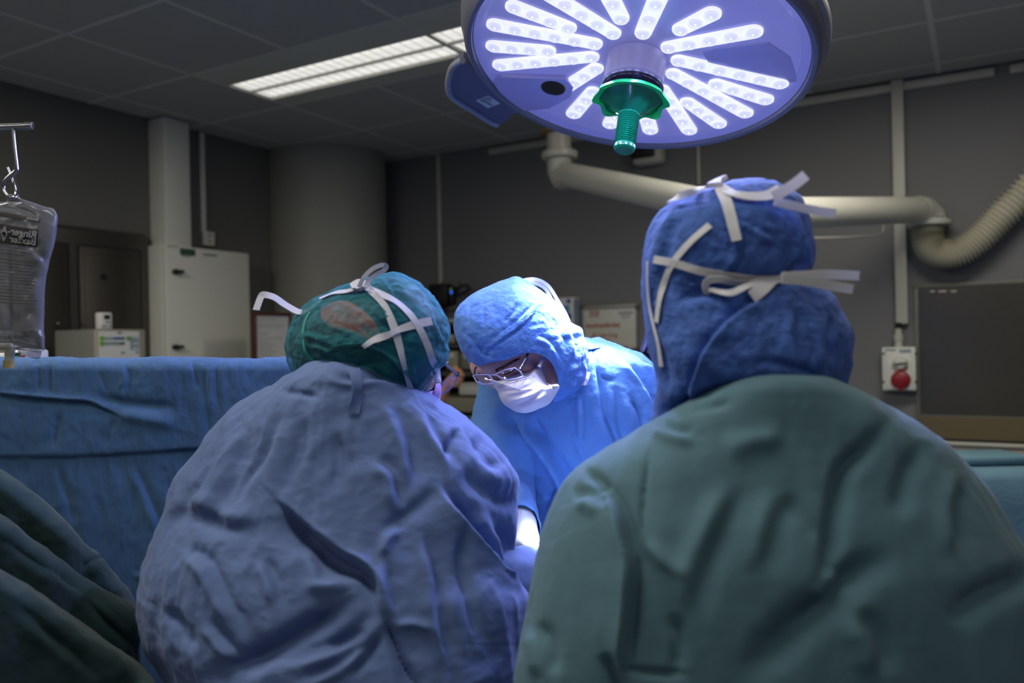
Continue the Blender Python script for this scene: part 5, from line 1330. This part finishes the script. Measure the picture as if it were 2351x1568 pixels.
# mask and glasses of the left surgeon
mo = [(1003, 866), (1010, 880), (1013, 900), (1010, 918), (1004, 938), (985, 935), (960, 912), (975, 908), (985, 900), (998, 893)]
Pm, Fm, *_ = blob(mo, (995, 912), 1.40, .03, .05, 90, 20, [], [(.001, 40, 2)])
mk = obj('mask', Pm, Fm, mat('lilac_mask', (.52, .36, .72), .8, trans=.25), Lp)
ribbon('ear_loop', [v3(1006, 880, 1.35), v3(1004, 862, 1.34), v3(1002, 850, 1.33)], .012, M_TAPE, mk, 4)
g2 = tube('glasses', [v3(1021, 833, 1.345), v3(1034, 846, 1.37), v3(1047, 858, 1.395)], .0022, M_CHROME, Lp, 8, 4)
lathe('hinge', [(0, .005), (.004, .004), (.005, -.004), (0, -.005)], M_CHROME, g2, 12, Matrix.Translation(P(1048, 859, 1.40)))
loop = [(1049, 856, 1.40), (1052, 862, 1.40), (1042, 882, 1.42), (1028, 897, 1.44), (1013, 904, 1.45), (1008, 902, 1.45), (1014, 886, 1.44), (1030, 869, 1.42)]
lens_frame(loop, g2)

# ================================================================== right surgeon, seen from behind
Rp = thing('person', 'surgeon standing with back to us in sea green gown and royal blue hood', 'person', Vector((P(1760, 784, 1.0).x, 1.0, 0)))
HR = P(1662, 660, 1.04)
rA = axes((-0.62, 0.76, -0.12), (0, 0, 1), 0)
J = dict(neck=v3(1720, 930, 1.05), chest=v3(1760, 1080, 1.03), pelvis=v3(1780, 1900, 1.0), shl=v3(1470, 1160, 1.05), shr=v3(2090, 1090, 1.0),
         ell=v3(1330, 1420, 1.05), wrl=v3(1345, 1600, 1.17), elr=v3(2200, 1560, 1.0), wrr=v3(1900, 1640, 1.18))
legs_from(J, J['pelvis'], .10, (-.25, .97, 0))
hr1 = hand_prims(J['wrl'], Vector((-.3, .9, -.2)), (.1, .2, -1), 1, .95, .6); hr2 = hand_prims(J['wrr'], Vector((-.7, .6, -.2)), (0, .2, -1), -1, .95, .6)
body('body', [(limbs(J), .014, .03), (head_prims(HR, rA, J['neck'], .90), .005, .012), (shrink(hr1), .005, .004), (shrink(hr2), .005, .004)], M_SKIN, Rp)
for hp_, w0, w1 in ((hr1, 'ell', 'wrl'), (hr2, 'elr', 'wrr')):
    e0, w_ = np.array(J[w0]), np.array(J[w1]); cuff = w_ + (e0 - w_) / np.linalg.norm(e0 - w_) * .05
    v, f = sdf_mesh(hp_ + [('c', w_, cuff, .030, .034, .015)], .004, .006); obj('glove', v, f, M_GLOVE, Rp)
trousers(J, Rp); foot('shoe', J, 'l', Rp); foot('shoe', J, 'r', Rp)
SR = [('s', .024, 30, [(1372, 1085), (1400, 1130), (1430, 1180), (1450, 1250), (1459, 1300), (1451, 1400), (1440, 1500), (1440, 1600)]), ('c', .008, 9, [(1494, 1030), (1485, 1090), (1479, 1139), (1474, 1199), (1476, 1260)]),
      ('v', .018, 26, [(2055, 955), (1987, 1029), (1940, 1080), (1920, 1164), (1905, 1288), (1880, 1378)]), ('v', .006, 30, [(1790, 1130), (1850, 1200), (1890, 1250)]), ('v', .022, 46, [(2076, 1278), (1977, 1313), (1900, 1380), (1827, 1438), (1753, 1512), (1690, 1575)]),
      ('r', .012, 26, [(1862, 1383), (1900, 1350), (1920, 1300)]), ('r', .008, 34, [(1653, 1049), (1728, 1014), (1807, 1004)]), ('r', .006, 22, [(1465, 1235), (1530, 1290), (1590, 1330)]), ('v', .012, 18, [(1395, 1490), (1410, 1540), (1425, 1600)]),
      ('v', .006, 14, [(1419, 1535), (1500, 1545), (1590, 1548)]), ('v', .016, 36, [(2390, 1310), (2300, 1345), (2226, 1388), (2190, 1450)]), ('f', .010, 30, [(1700, 1100), (1650, 1200), (1600, 1320), (1590, 1430)]), ('f', .008, 30, [(1800, 1120), (1760, 1230), (1740, 1330)]),
      ('v', .012, 16, [(1345, 1085), (1375, 1105), (1400, 1140)]), ('f', .008, 20, [(1320, 1160), (1360, 1150), (1400, 1180)]), ('v', .010, 30, [(2120, 1010), (2080, 1100), (2060, 1200)]), ('f', .008, 26, [(2200, 1080), (2180, 1180), (2190, 1290)]),
      ('f', .008, 16, [(1500, 980), (1545, 1000), (1600, 1010)]), ('v', .006, 14, [(1560, 950), (1620, 940), (1690, 925)]), ('f', .010, 24, [(1225, 1430), (1250, 1480), (1260, 1560)]), ('f', .010, 30, [(1950, 1400), (2000, 1480), (2010, 1560)]), ('v', .008, 20, [(1540, 1400), (1560, 1470), (1550, 1560)])]
rows = [(866, 1742, 1892, .93, .02), (874, 1698, 1916, .935, .045), (890, 1655, 1950, .945, .065), (920, 1590, 2010, .966, .09), (960, 1515, 2080, .988, .115), (1000, 1452, 2140, 1.0, .13), (1040, 1385, 2188, 1.007, .142), (1080, 1330, 2228, 1.009, .15), (1120, 1294, 2262, 1.008, .155), (1220, 1252, 2325, 1.0, .165), (1340, 1225, 2395, .99, .17), (1450, 1203, 2430, .985, .17),
        (1568, 1185, 2440, .98, .17), (1800, 1200, 2410, .975, .17), (2300, 1260, 2380, .97, .17), (2950, 1250, 2380, .97, .18)]
Pn, Fn, gx, gy = loft(rows, 320, 300, .74, SR, [(.005, (7, 7, 3), 1), (.002, (16, 16, 6), 2)], 2.35, 41)
Pn, Fn = close_top(Pn, Fn, 300)
gown = obj('gown', Pn, Fn, M_GOWNR, Rp); gR = Surf(Pn, Fn)
M_TAPER = mat('pale_tape', (.80, .79, .82), .8, bump=.1, bscale=200, trans=.25)
# hood: head part and the skirt over the neck
SHR = [('v', .010, 16, [(1540, 700), (1620, 668), (1720, 646), (1800, 640), (1850, 638)]), ('s', .012, 18, [(1560, 960), (1590, 880), (1620, 800), (1680, 730), (1740, 690), (1790, 668)]), ('v', .008, 16, [(1500, 960), (1560, 930), (1640, 895), (1740, 880)]), ('f', .006, 14, [(1590, 470), (1540, 530), (1520, 620), (1530, 700)]),
       ('f', .005, 12, [(1800, 450), (1840, 520), (1830, 600), (1790, 640)]), ('v', .006, 14, [(1860, 600), (1820, 610), (1795, 640)]), ('f', .005, 14, [(1820, 700), (1825, 780), (1830, 860)]), ('v', .005, 12, [(1700, 850), (1760, 830), (1840, 850), (1900, 870)]), ('f', .004, 10, [(1650, 480), (1720, 520), (1790, 560)]),
       ('f', .004, 10, [(1700, 540), (1690, 600), (1650, 640)]), ('v', .004, 9, [(1760, 440), (1800, 470), (1830, 480)]), ('f', .005, 14, [(1900, 720), (1890, 790), (1900, 850)]), ('c', .006, 8, [(1575, 900), (1572, 940), (1580, 980)]), ('v', .005, 12, [(1510, 760), (1530, 840), (1540, 920)])]
rows = [(413, 1715, 1745, 1.03, .01), (418, 1680, 1778, 1.03, .035), (430, 1638, 1806, 1.03, .055), (458, 1556, 1842, 1.03, .08), (500, 1510, 1856, 1.03, .1), (560, 1486, 1866, 1.03, .108), (600, 1480, 1862, 1.03, .108), (630, 1479, 1853, 1.03, .104), (645, 1478, 1852, 1.03, .102), (668, 1479, 1893, 1.03, .105), (710, 1482, 1930, 1.03, .113), (770, 1489, 1953, 1.025, .12), (830, 1499, 1951, 1.02, .12), (880, 1510, 1938, 1.02, .115), (930, 1506, 1910, 1.03, .10), (975, 1500, 1880, 1.045, .085)]
Ph, Fh, hx_, hy_ = loft(rows, 220, 220, .70, SHR, [(.004, 10, 4), (.0022, 28, 5)], 2.15, 51)
Ph, Fh = close_top(Ph, Fh, 220)
hood = obj('hood', Ph, Fh, M_HOODR, Rp); hR = Surf(Ph, Fh)
TW = .009
lie('tie', [(1504, 596), (1550, 604), (1610, 622), (1680, 632), (1750, 637), (1800, 636), (1846, 634)], hR, TW, M_TAPER, hood, .003, .93)
ribbon('tie_end', [v3(1795, 636, .918), v3(1850, 632, .93), v3(1900, 630, .94), v3(1972, 633, .95)], .011, M_TAPER, hood, 6, .0014)
ribbon('tie_end', [v3(1795, 640, .914), v3(1850, 645, .922), v3(1905, 655, .93), v3(1958, 664, .935)], .011, M_TAPER, hood, 6, .0014)
lie('tie_end', [(1796, 638), (1770, 652), (1745, 668), (1718, 686)], hR, .015, M_TAPER, hood, .006, .92)
lie('tie_loop', [(1795, 640), (1750, 650), (1710, 668), (1670, 680), (1635, 678), (1618, 662), (1620, 645), (1645, 636), (1690, 640), (1750, 640)], hR, .008, M_TAPER, hood, .007, .92)
lie('tie', [(1630, 520), (1600, 545), (1570, 575), (1545, 610), (1527, 650), (1518, 690), (1512, 740)], hR, .008, M_TAPER, hood, .003, .93)
lie('tie', [(1492, 600), (1492, 650), (1496, 700), (1505, 745), (1516, 790), (1522, 840)], hR, .006, M_TAPER, hood, .003, .95)
lie('tie', [(1648, 432), (1680, 452), (1720, 458), (1760, 455), (1790, 440)], hR, .014, M_TAPER, hood, .005, .93)
ribbon('tie_end', [v3(1775, 452, .925), v3(1800, 438, .92), v3(1828, 420, .92), v3(1850, 402, .92)], .0125, M_TAPER, hood, 6, .0014)
ribbon('tie_end', [v3(1778, 462, .93), v3(1820, 472, .93), v3(1865, 482, .935), v3(1918, 491, .94)], .010, M_TAPER, hood, 6, .0014)
lie('tie_end', [(1655, 440), (1668, 480), (1680, 520), (1690, 556)], hR, .012, M_TAPER, hood, .005, .93, .0012, 6, [.015, .011])
lie('knot', [(1640, 440), (1652, 430), (1664, 426)], hR, .016, M_TAPER, hood, .008, .93, .006)
lie('tie', [(1540, 470), (1565, 448), (1590, 440), (1615, 438)], hR, .008, M_TAPER, hood, .005, .95)
# glasses at the left edge of the hood
g3 = tube('glasses', [v3(1492, 752, 1.06), v3(1484, 780, 1.09), v3(1477, 802, 1.12)], .0042, mat('plum_temple', (.20, .16, .42), .35), Rp, 8, 4)
rimp = [v3(1476, 806, 1.12), v3(1492, 793, 1.12), v3(1512, 786, 1.115), v3(1530, 790, 1.11), v3(1536, 815, 1.11), v3(1530, 840, 1.11), v3(1512, 836, 1.112), v3(1494, 822, 1.118), v3(1478, 807, 1.12)]
tube('lens_rim', rimp, .0034, mat('plum_frame', (.02, .008, .02), .3), g3, 8, 4)
c_ = np.mean(rimp[:-1], 0); obj('lens', rimp[:-1] + [c_], [(i, (i + 1) % 8, 8) for i in range(8)], M_LENSG, g3)

# ================================================================== helper at the shelves, hidden but for one hand
Hp = thing('person', 'helper hidden behind the green cap but for a bare hand beside the shelf', 'person', Vector((P(905, 784, 3.6).x, 3.6, 0)))
HH = P(900, 800, 3.6)
J = dict(neck=v3(900, 880, 3.62), chest=v3(895, 960, 3.63), pelvis=v3(890, 1140, 3.65), shl=v3(830, 930, 3.63), shr=v3(960, 930, 3.63), ell=v3(815, 1040, 3.6), wrl=v3(830, 1130, 3.5), elr=v3(990, 960, 3.62), wrr=v3(1026, 884, 3.58))
legs_from(J, J['pelvis'], .09, (0.3, .95, 0))
hh = hand_prims(v3(1028, 882, 3.58), Vector(v3(1062, 858, 3.56) - v3(1030, 884, 3.58)), (-.3, -.9, .2), 1, .80, .95)
body('body', [(limbs(J), .02, .03), (head_prims(HH, axes((.3, .95, 0), (0, 0, 1)), J['neck']), .008, .012), (hh, .004, .004)], M_SKIN2, Hp)
v, f = sdf_mesh([(q[0], q[1], q[2], q[3] + .02, q[4] + .02, .04) for q in limbs(J)[:4]] + [('c', J['shr'], J['elr'], .085, .075), ('c', J['shl'], J['ell'], .085, .075)] + [('c', J['pelvis'], np.array(J['pelvis']) - [0, 0, .2], .16, .17)], .02, .03)
obj('scrub_top', v, f, mat('scrub_blue', (.05, .14, .3), .85), Hp)
v, f = sdf_mesh([('e', np.array(HH) + np.array([0, 0, .03]), (.092, .11, .098), np.eye(3))], .012); obj('cap', v, f, M_CAPBL, Hp)
trousers(J, Hp); foot('shoe', J, 'l', Hp); foot('shoe', J, 'r', Hp)

# ------------------------------------------------------------------ blue drape over the screen bar, behind the left surgeon
M_DRAPEB = mat('blue_drape', (0.052, 0.118, 0.235), 0.8, noise=.10, nscale=14, bump=.4, bscale=40, trans=.08, sheen=.1, spec=.2, aniso=(1.5, 1, .45))
M_DRAPEG = mat('dark_green_drape', (0.014, 0.034, 0.036), 0.85, noise=.12, nscale=12, bump=.2, bscale=60, sheen=.08, spec=.2)
M_DRAPEC = mat('pale_cyan_drape', (0.10, 0.20, 0.25), 0.8, noise=.08, nscale=10, bump=.2, bscale=60)
M_DRAPET = mat('table_drape', (0.06, 0.17, 0.45), 0.8, noise=.08, nscale=10, bump=.2, bscale=60)
DS = 1.66
scr = thing('screen_drape', 'blue drape hung over the screen bar behind the left surgeon', 'drape', P(300, 823, DS))
SD = [('c', .004, 6, [(468, 826), (470, 870), (478, 930), (480, 980), (486, 1010)]), ('v', .004, 7, [(440, 826), (450, 860), (452, 900)]), ('r', .003, 7, [(478, 830), (482, 900), (488, 960)]), ('v', .003, 6, [(495, 826), (500, 880), (505, 950)]), ('v', .004, 8, [(118, 835), (116, 870), (114, 915)]),
      ('v', .004, 8, [(92, 830), (92, 880), (90, 910)]), ('s', -.008, 10, [(-60, 900), (0, 904), (80, 912), (150, 918), (205, 922), (245, 940), (300, 965)]), ('r', .006, 18, [(255, 950), (330, 960), (420, 978)]), ('v', .006, 16, [(210, 900), (260, 920), (320, 930), (420, 935)]),
      ('v', .005, 12, [(140, 940), (130, 990), (124, 1040)]), ('v', .003, 7, [(262, 950), (250, 1000), (245, 1030)]), ('v', .005, 10, [(130, 1060), (155, 1130), (180, 1220)]), ('f', .005, 12, [(300, 1060), (340, 1150), (370, 1230)]), ('v', .004, 10, [(380, 1090), (395, 1150), (410, 1230)]),
      ('f', .004, 8, [(285, 840), (292, 870), (280, 900)]), ('v', .003, 6, [(232, 850), (240, 880), (250, 910)]), ('r', .004, 8, [(300, 1325), (340, 1318), (380, 1300)])]
xs = np.linspace(-260, 740, 220); ys = np.concatenate([np.linspace(0, 1, 26) ** 1.0 * 30 + 823, np.linspace(855, 1046, 60), np.linspace(1049, 1420, 70), np.linspace(1440, 2300, 14)])
GX, GY = np.meshgrid(xs, ys)
edge = np.interp(GX, [-260, 0, 120, 250, 455, 740], [1050, 1048, 1047, 1043, 1030, 1010])
dep = DS + .03 - .030 * np.sqrt(np.clip(1 - ((853 - np.clip(GY, 823, 853)) / 30.0) ** 2, 0, 1))
dep = dep - .005 * (1 / (1 + np.exp(np.clip((GY - edge) / 1.2, -50, 50)))) - .010 * np.clip((GY - 1050) / 400, 0, 1)
Pg = PA(GX, GY, dep); n = grid_normals(Pg, False); n[n[..., 1] > 0] *= -1
dsp = strokes(GX.ravel(), GY.ravel(), SD)
Pf = Pg.reshape(-1, 3)
Pf = Pf + n.reshape(-1, 3) * (dsp + .0035 * wrinkle(Pf * np.array([1, 1, .35]), 9, 71) + .0015 * wrinkle(Pf * np.array([1, 1, .5]), 40, 72))[:, None]
ny, nx = GX.shape
Ff = [(i * nx + j, i * nx + j + 1, (i + 1) * nx + j + 1, (i + 1) * nx + j) for i in range(ny - 1) for j in range(nx - 1)]
# over the bar and down the far side
top = Pf[:nx]; back = []
for dy, dz in ((.02, -.004), (.03, -.02), (.033, -.1), (.036, -.35)): back.append(top + np.array([0, dy, dz]))
base = len(Pf); Pf2 = np.concatenate([Pf] + back)
for j in range(nx - 1):
    Ff.append((base + j, base + j + 1, j + 1, j))
    for k in range(3): Ff.append((base + (k + 1) * nx + j, base + (k + 1) * nx + j + 1, base + k * nx + j + 1, base + k * nx + j))
o = obj('cloth', Pf2, Ff, M_DRAPEB, scr); md = o.modifiers.new('s', 'SOLIDIFY'); md.thickness = .0016; md.offset = 0
tube('screen_bar', [P(-250, 833, DS + .032), P(735, 833, DS + .032)], .010, M_CHROME, scr, 12, 1)
for x in (-235, 720):
    p = P(x, 835, DS + .05); tube('screen_post', [p, Vector((p.x, p.y, 0.0))], .012, M_CHROME, scr, 12, 1)
# ------------------------------------------------------------------ operating table with its drape and the covered patient's shape
ot = thing('operating_table', 'operating table under a blue drape, between the surgeons', 'table', Vector((.2, 1.50, 0)))
def loft_world(name, rows, m, parent, seg=120, wr=()):
    """rows: z, centre x, centre y, half x, half y, squareness"""
    V_ = []
    th = np.linspace(0, 2 * math.pi, seg, endpoint=False)
    for z, cx, cy, hx, hy, e in rows:
        c, s = np.cos(th), np.sin(th)
        V_.append(np.stack([cx + hx * np.sign(c) * np.abs(c) ** (2 / e), cy + hy * np.sign(s) * np.abs(s) ** (2 / e), np.full(seg, z)], 1))
    V_ = np.concatenate(V_); n = len(rows)
    for amp, sc, sd in wr:
        d = amp * wrinkle(V_, sc, sd); V_[:, :2] += (V_[:, :2] - np.array([rows[0][1], rows[0][2]])) * d[:, None]
    F_ = [(i * seg + k, i * seg + (k + 1) % seg, (i + 1) * seg + (k + 1) % seg, (i + 1) * seg + k) for i in range(n - 1) for k in range(seg)]
    F_.append(tuple(range(seg))[::-1])
    return obj(name, V_, F_, m, parent)
loft_world('cloth', [(.885, .17, 1.53, .28, .07, 4), (.885, .17, 1.53, .31, .085, 4), (.875, .17, 1.53, .33, .10, 4), (.84, .17, 1.53, .335, .105, 5), (.6, .17, 1.53, .34, .11, 4), (.3, .17, 1.53, .35, .12, 4)], M_DRAPET, ot, wr=[(.04, 10, 5)])
for x in (.0, .35): box('table_column', (x, 1.53, .42), (.10, .10, .80), M_STEEL, ot)
box('table_base', (.17, 1.53, .02), (.60, .16, .04), M_STEEL, ot)
# ------------------------------------------------------------------ green drape in front, on the left: three folded layers
gd = thing('table_drape', 'dark green drape folded in layers over a table in the left front', 'drape', Vector((P(60, 784, 1.0).x, 1.0, 0)))
def layer(name, edge, d0, m, S=(), drop=900, seed=0, far=.06, lean=.0):
    e = np.array(edge, float); L = catmull(e, 24); n = len(L)
    t = np.concatenate([np.linspace(0, 1, 12, endpoint=False) ** 1.4 * 40, np.linspace(40, 420, 70, endpoint=False), np.linspace(420, drop, 14)])
    px = L[:, 0][None] + t[:, None] * -.08; py = L[:, 1][None] + t[:, None]
    tt = np.clip(t / 40, 0, 1)[:, None]
    d = L[:, 2][None] + far * (1 - np.sqrt(1 - (1 - tt) ** 2)) - lean * np.clip(t / 400, 0, 1)[:, None] + 0 * px
    Pg = PA(px, py, d); nr = grid_normals(Pg, False); nr[(nr * (Pg - _T)).sum(-1) > 0] *= -1
    ds = strokes(px.ravel(), py.ravel(), S) + .005 * wrinkle(Pg.reshape(-1, 3), 7, seed) + .0015 * wrinkle(Pg.reshape(-1, 3), 26, seed + 1)
    Pq = Pg.reshape(-1, 3) + nr.reshape(-1, 3) * ds[:, None]
    Pq[:, 2] = np.maximum(Pq[:, 2], .02)
    k = len(t); F_ = [(i * n + j, i * n + j + 1, (i + 1) * n + j + 1, (i + 1) * n + j) for i in range(k - 1) for j in range(n - 1)]
    o = obj(name, Pq, F_, m, gd); md = o.modifiers.new('s', 'SOLIDIFY'); md.thickness = .002
    return o
layer('drape_layer', [(-520, 838.5, 1.18), (-330, 901.9464285714286, 1.21), (-140, 1000, 1.23), (0, 1085, 1.246), (62, 1130, 1.261), (150, 1205, 1.277), (191, 1250, 1.312), (224, 1276, 1.328), (248, 1310, 1.343), (278, 1345, 1.359), (303, 1385, 1.41), (310, 1440, 1.45)], 1.13, M_DRAPEG, [('c', .006, 7, [(240, 1278), (220, 1284), (180, 1302)])], 700, 81, .05)
layer('drape_layer', [(-520, 893.1, 1.1), (-330, 968.4892857142858, 1.13), (-140, 1085, 1.15), (0, 1186, 1.169), (60, 1235, 1.188), (120, 1277, 1.207), (176, 1318, 1.246), (246, 1362, 1.265), (296, 1392, 1.284), (313, 1430, 1.303), (316, 1490, 1.36), (318, 1560, 1.42)], 1.055, M_DRAPEG, [('v', .010, 14, [(-20, 1215), (80, 1290), (170, 1350), (260, 1440), (340, 1520)]), ('f', .006, 12, [(60, 1270), (150, 1330), (240, 1400), (310, 1460)])], 700, 83, .05)
layer('drape_layer', [(-520, 1077.3, 0.95), (-330, 1139.2535714285714, 0.98), (-140, 1235, 1.0), (0, 1318, 1.021), (60, 1352, 1.042), (130, 1400, 1.064), (200, 1450, 1.085), (262, 1490, 1.106), (320, 1535, 1.127), (365, 1592, 1.07)], .97, M_DRAPEG, [('f', .006, 20, [(20, 1390), (120, 1470), (220, 1550)]), ('v', .006, 16, [(60, 1420), (160, 1500), (240, 1570)])], 700, 85, .07, .03)
box('table_frame', (P(-60, 784, 1.2).x, 1.28, .38), (.42, .05, .76), M_STEEL, gd)
# ------------------------------------------------------------------ pale drape on the table at the right, far side
bt = thing('back_table', 'pale cyan draped table under the dark window, at the right edge', 'table', Vector((P(2420, 784, 2.7).x, 2.85, 0)))
c_ = P(2560, 1076, 2.7)
loft_world('cloth', [(c_.z, c_.x, 2.88, .48, .16, 5), (c_.z - .004, c_.x, 2.88, .51, .185, 5), (c_.z - .03, c_.x, 2.88, .53, .20, 5), (c_.z - .12, c_.x, 2.88, .535, .205, 4), (c_.z - .35, c_.x, 2.88, .55, .215, 4), (.25, c_.x, 2.88, .56, .22, 4)], M_DRAPEC, bt, wr=[(.05, 8, 6)])
for sx in (-.4, .4): box('leg', (c_.x + sx, 2.88, .30), (.04, .04, .6), M_CHROME, bt)
fp = P(2330, 1170, 2.45)
tag(box('folded_towel', (fp.x + .14, 2.88, c_.z + .018), (.26, .18, .034), M_DRAPEC, None, bevel=.012), 'pale folded cloth lying on the draped table at the right edge', 'cloth')
# ------------------------------------------------------------------ drip stand with the infusion bag, left edge
ID = 1.32
stand = thing('drip_stand', 'chrome drip stand whose bar and hook reach in at the left edge', 'stand', Vector((P(-330, 784, ID).x, ID, 0)))
bx = P(-330, 300, ID)
tube('pole', [Vector((bx.x, bx.y, .03)), Vector((bx.x, bx.y, bx.z + .03))], .011, M_CHROME, stand, 14, 1)
tube('bar', [P(-330, 306, ID), P(66, 289, ID)], .0055, M_CHROME, stand, 14, 1)
lathe('bar_end', [(0, .006), (.006, .005), (.0068, 0), (.0068, -.006), (.0055, -.007)], M_CHROME, stand, 16, frame_on(P(68, 289, ID), (0, 1, 0), (0, 0, 1)))
tube('hook', [P(29, 296, ID), P(33, 340, ID), P(38, 384, ID), P(36, 394, ID), P(22, 406, ID), P(9, 421, ID), P(9, 436, ID), P(18, 450, ID - .002), P(30, 454, ID - .003), P(38, 448, ID + .004), P(37, 436, ID + .01), P(28, 408, ID + .014), P(19, 386, ID + .016)], .0036, M_CHROME, stand, 12, 6)
for a in range(5):
    th = a * 2 * math.pi / 5; tube('foot', [Vector((bx.x, bx.y, .06)), Vector((bx.x + .26 * math.cos(th), bx.y + .26 * math.sin(th), .02))], .012, M_STEEL, stand, 8, 1)
bag = thing('infusion_bag', 'clear plastic infusion bag with black mirrored print hanging at the left edge', 'bag', P(20, 640, ID))
M_BAG = clear('bag_film', (.80, .82, .86), .0, .22, (.40, .41, .46), .17, 1.4)
M_BAGS = clear('bag_seam', (.86, .88, .92), .10, .2, (.28, .28, .32), .35, 1.25)
bo = [(28, 464), (60, 464), (95, 475), (128, 491), (127, 530), (121, 562), (112, 585), (106, 620), (101, 652), (99, 690), (97, 740), (98, 790), (98, 805), (60, 800), (0, 797), (-60, 795), (-110, 790), (-112, 640), (-112, 520), (-60, 474), (0, 466)]
Pb, Fb, bxx, byy, bfr = blob(bo, (-5, 630), ID, .024, .022, 140, 26, [('f', .004, 8, [(60, 560), (90, 590), (104, 610)]), ('v', .006, 9, [(38, 568), (70, 560), (100, 565)]), ('f', .005, 10, [(62, 690), (75, 650), (95, 640)]), ('v', .005, 9, [(30, 745), (60, 720), (88, 712)]), ('f', .005, 9, [(10, 690), (20, 740), (10, 770)]), ('r', .004, 7, [(70, 760), (88, 770), (95, 790)]), ('v', .005, 8, [(0, 475), (40, 480), (90, 500)])],
                              [(.003, 22, 2), (.0015, 60, 3)], 0, 0, 91, 3.0)
film = obj('film', Pb, Fb, M_BAG, bag); bs_ = Surf(Pb, Fb)
tube('seam', [P(28, 452, ID), P(95, 474, ID), P(128, 491, ID), P(121, 562, ID), P(106, 620, ID), P(99, 690, ID), P(97, 740, ID), P(98, 803, ID)], .0016, M_BAGS, bag, 8, 6)
tube('hanger_eye', [P(16, 458, ID), P(20, 448, ID), P(30, 449, ID), P(46, 456, ID), P(44, 468, ID), P(28, 473, ID), P(17, 468, ID), P(16, 458, ID)], .0014, M_BAGS, bag, 8, 5)
sheet('tail', [[(40, 798, ID), (70, 802, ID), (98, 800, ID)], [(42, 812, ID + .002), (66, 818, ID - .004), (94, 818, ID)], [(55, 815, ID), (76, 822, ID - .002), (90, 826, ID)]], M_BAGS, bag, .0012)
M_PRN = mat('bag_print', (.012, .012, .014), .6); M_PRW = mat('bag_letter', (.24, .24, .25), .6)
def strip(name, corners, off, m, par):
    (x0, y0), (x1, y1), (x2, y2), (x3, y3) = corners; n = 8; VV = []
    for j in range(4):
        for i in range(n + 1):
            a, b = i / n, j / 3
            x = (x0 * (1 - a) + x1 * a) * (1 - b) + (x3 * (1 - a) + x2 * a) * b; y = (y0 * (1 - a) + y1 * a) * (1 - b) + (y3 * (1 - a) + y2 * a) * b
            VV.append(bs_.at(x, y, off, ID - .02))
    return obj(name, VV, [(j * (n + 1) + i, j * (n + 1) + i + 1, (j + 1) * (n + 1) + i + 1, (j + 1) * (n + 1) + i) for j in range(3) for i in range(n)], m, par)
blk = strip('print_bar', [(-70, 475), (93, 501), (91, 511), (-70, 486)], .0012, M_PRN, film)
blk2 = strip('print_block', [(-84, 500), (88, 528), (85, 567), (-84, 550)], .0012, M_PRN, film)
def bag_text(s, px, py, size, m, par, slope, off=.0065, bold=.0004):
    p = bs_.at(px, py, off, ID - .02); q = bs_.at(px - 60, py - 60 * slope, off, ID - .02)
    d = (P(px - 60, py - 60 * slope, ID) - P(px, py, ID)).normalized()             # reads from right to left: the print is on the far face
    up = Vector((0, 0, 1)); up = (up - d * up.dot(d)).normalized(); z = d.cross(up)
    text('printed_text', s, size, Matrix(((d.x, up.x, z.x, p[0]), (d.y, up.y, z.y, p[1]), (d.z, up.z, z.z, p[2]), (0, 0, 0, 1))), m, par, 1.0, 0, .0002, 'LEFT', bold)
bag_text('Ringer-Acetat', 84, 540, .0158, M_PRW, blk2, .15); bag_text('Baxter Viaflo', 83, 556.5, .0158, M_PRW, blk2, .13)
bag_text('Baxter', 88, 504, .0070, M_PRW, blk, .16)
M_PRG = mat('bag_small_print', (.045, .045, .05), .7)
for k in range(17):
    y = 572 + k * 7.2 + (10 if k > 2 else 0); x1 = 84 - (18 if k < 3 else 0) - (k % 3) * 4; sl = .14 - k * .006
    strip('small_print', [(-70, y - (x1 + 70) * sl), (x1, y), (x1, y + 1.6), (-70, y + 1.6 - (x1 + 70) * sl)], .0012, M_PRG, film)
for s, x, y in (('LOT 14H', 84, 762), ('CB3 00 33 285', 68, 772)): bag_text(s, x, y, .0062, M_PRG, film, -.05, .002, .0001)
M_PORT = clear('port_tube', (.85, .82, .70), .10, .2, (.42, .40, .30), .6)
tube('port', [P(24, 797, ID), P(22, 822, ID), P(21, 832, ID)], .0072, M_PORT, bag, 14, 1)
tube('port', [P(-40, 797, ID), P(-42, 832, ID)], .0072, M_PORT, bag, 14, 1)
box('port_bridge', P(-8, 799, ID), (.055, .012, .016), M_PORT, bag, bevel=.004)
tube('port_cap', [P(21, 828, ID), P(20, 845, ID)], .0085, mat('amber_cap', (.30, .24, .10), .4), bag, 14, 1)
# small monitor half hidden behind the bag
sm = thing('bedside_unit', 'small white unit with red and green marks, half hidden behind the infusion bag', 'monitor', Vector((P(40, 784, 2.1).x, 2.1, 0)))
p0, p1 = P(-60, 806, 2.1), P(63, 840, 2.1)
box('case', ((p0.x + p1.x) / 2, 2.15, (p0.z + p1.z) / 2), (p1.x - p0.x, .10, p0.z - p1.z), M_PAPER, sm, bevel=.006)
for x, m in ((42, M_TEALLBL), (54, M_RED)):
    q = P(x, 818, 2.1); box('mark', (q.x, 2.099, q.z), (.010, .004, .006), m, sm, bevel=0)
q = P(30, 813, 2.1); box('dark_slot', (q.x, 2.099, q.z), (.04, .004, .008), M_BLACK, sm, bevel=0)
tube('post', [Vector(((p0.x + p1.x) / 2, 2.15, p1.z + .01)), Vector(((p0.x + p1.x) / 2, 2.15, 0.015))], .02, M_STEEL, sm, 12, 1)
lathe('foot', [(0, 0), (.2, 0), (.2, .02), (0, .03)], M_STEEL, sm, 24, Matrix.Translation(((p0.x + p1.x) / 2, 2.15, 0)))
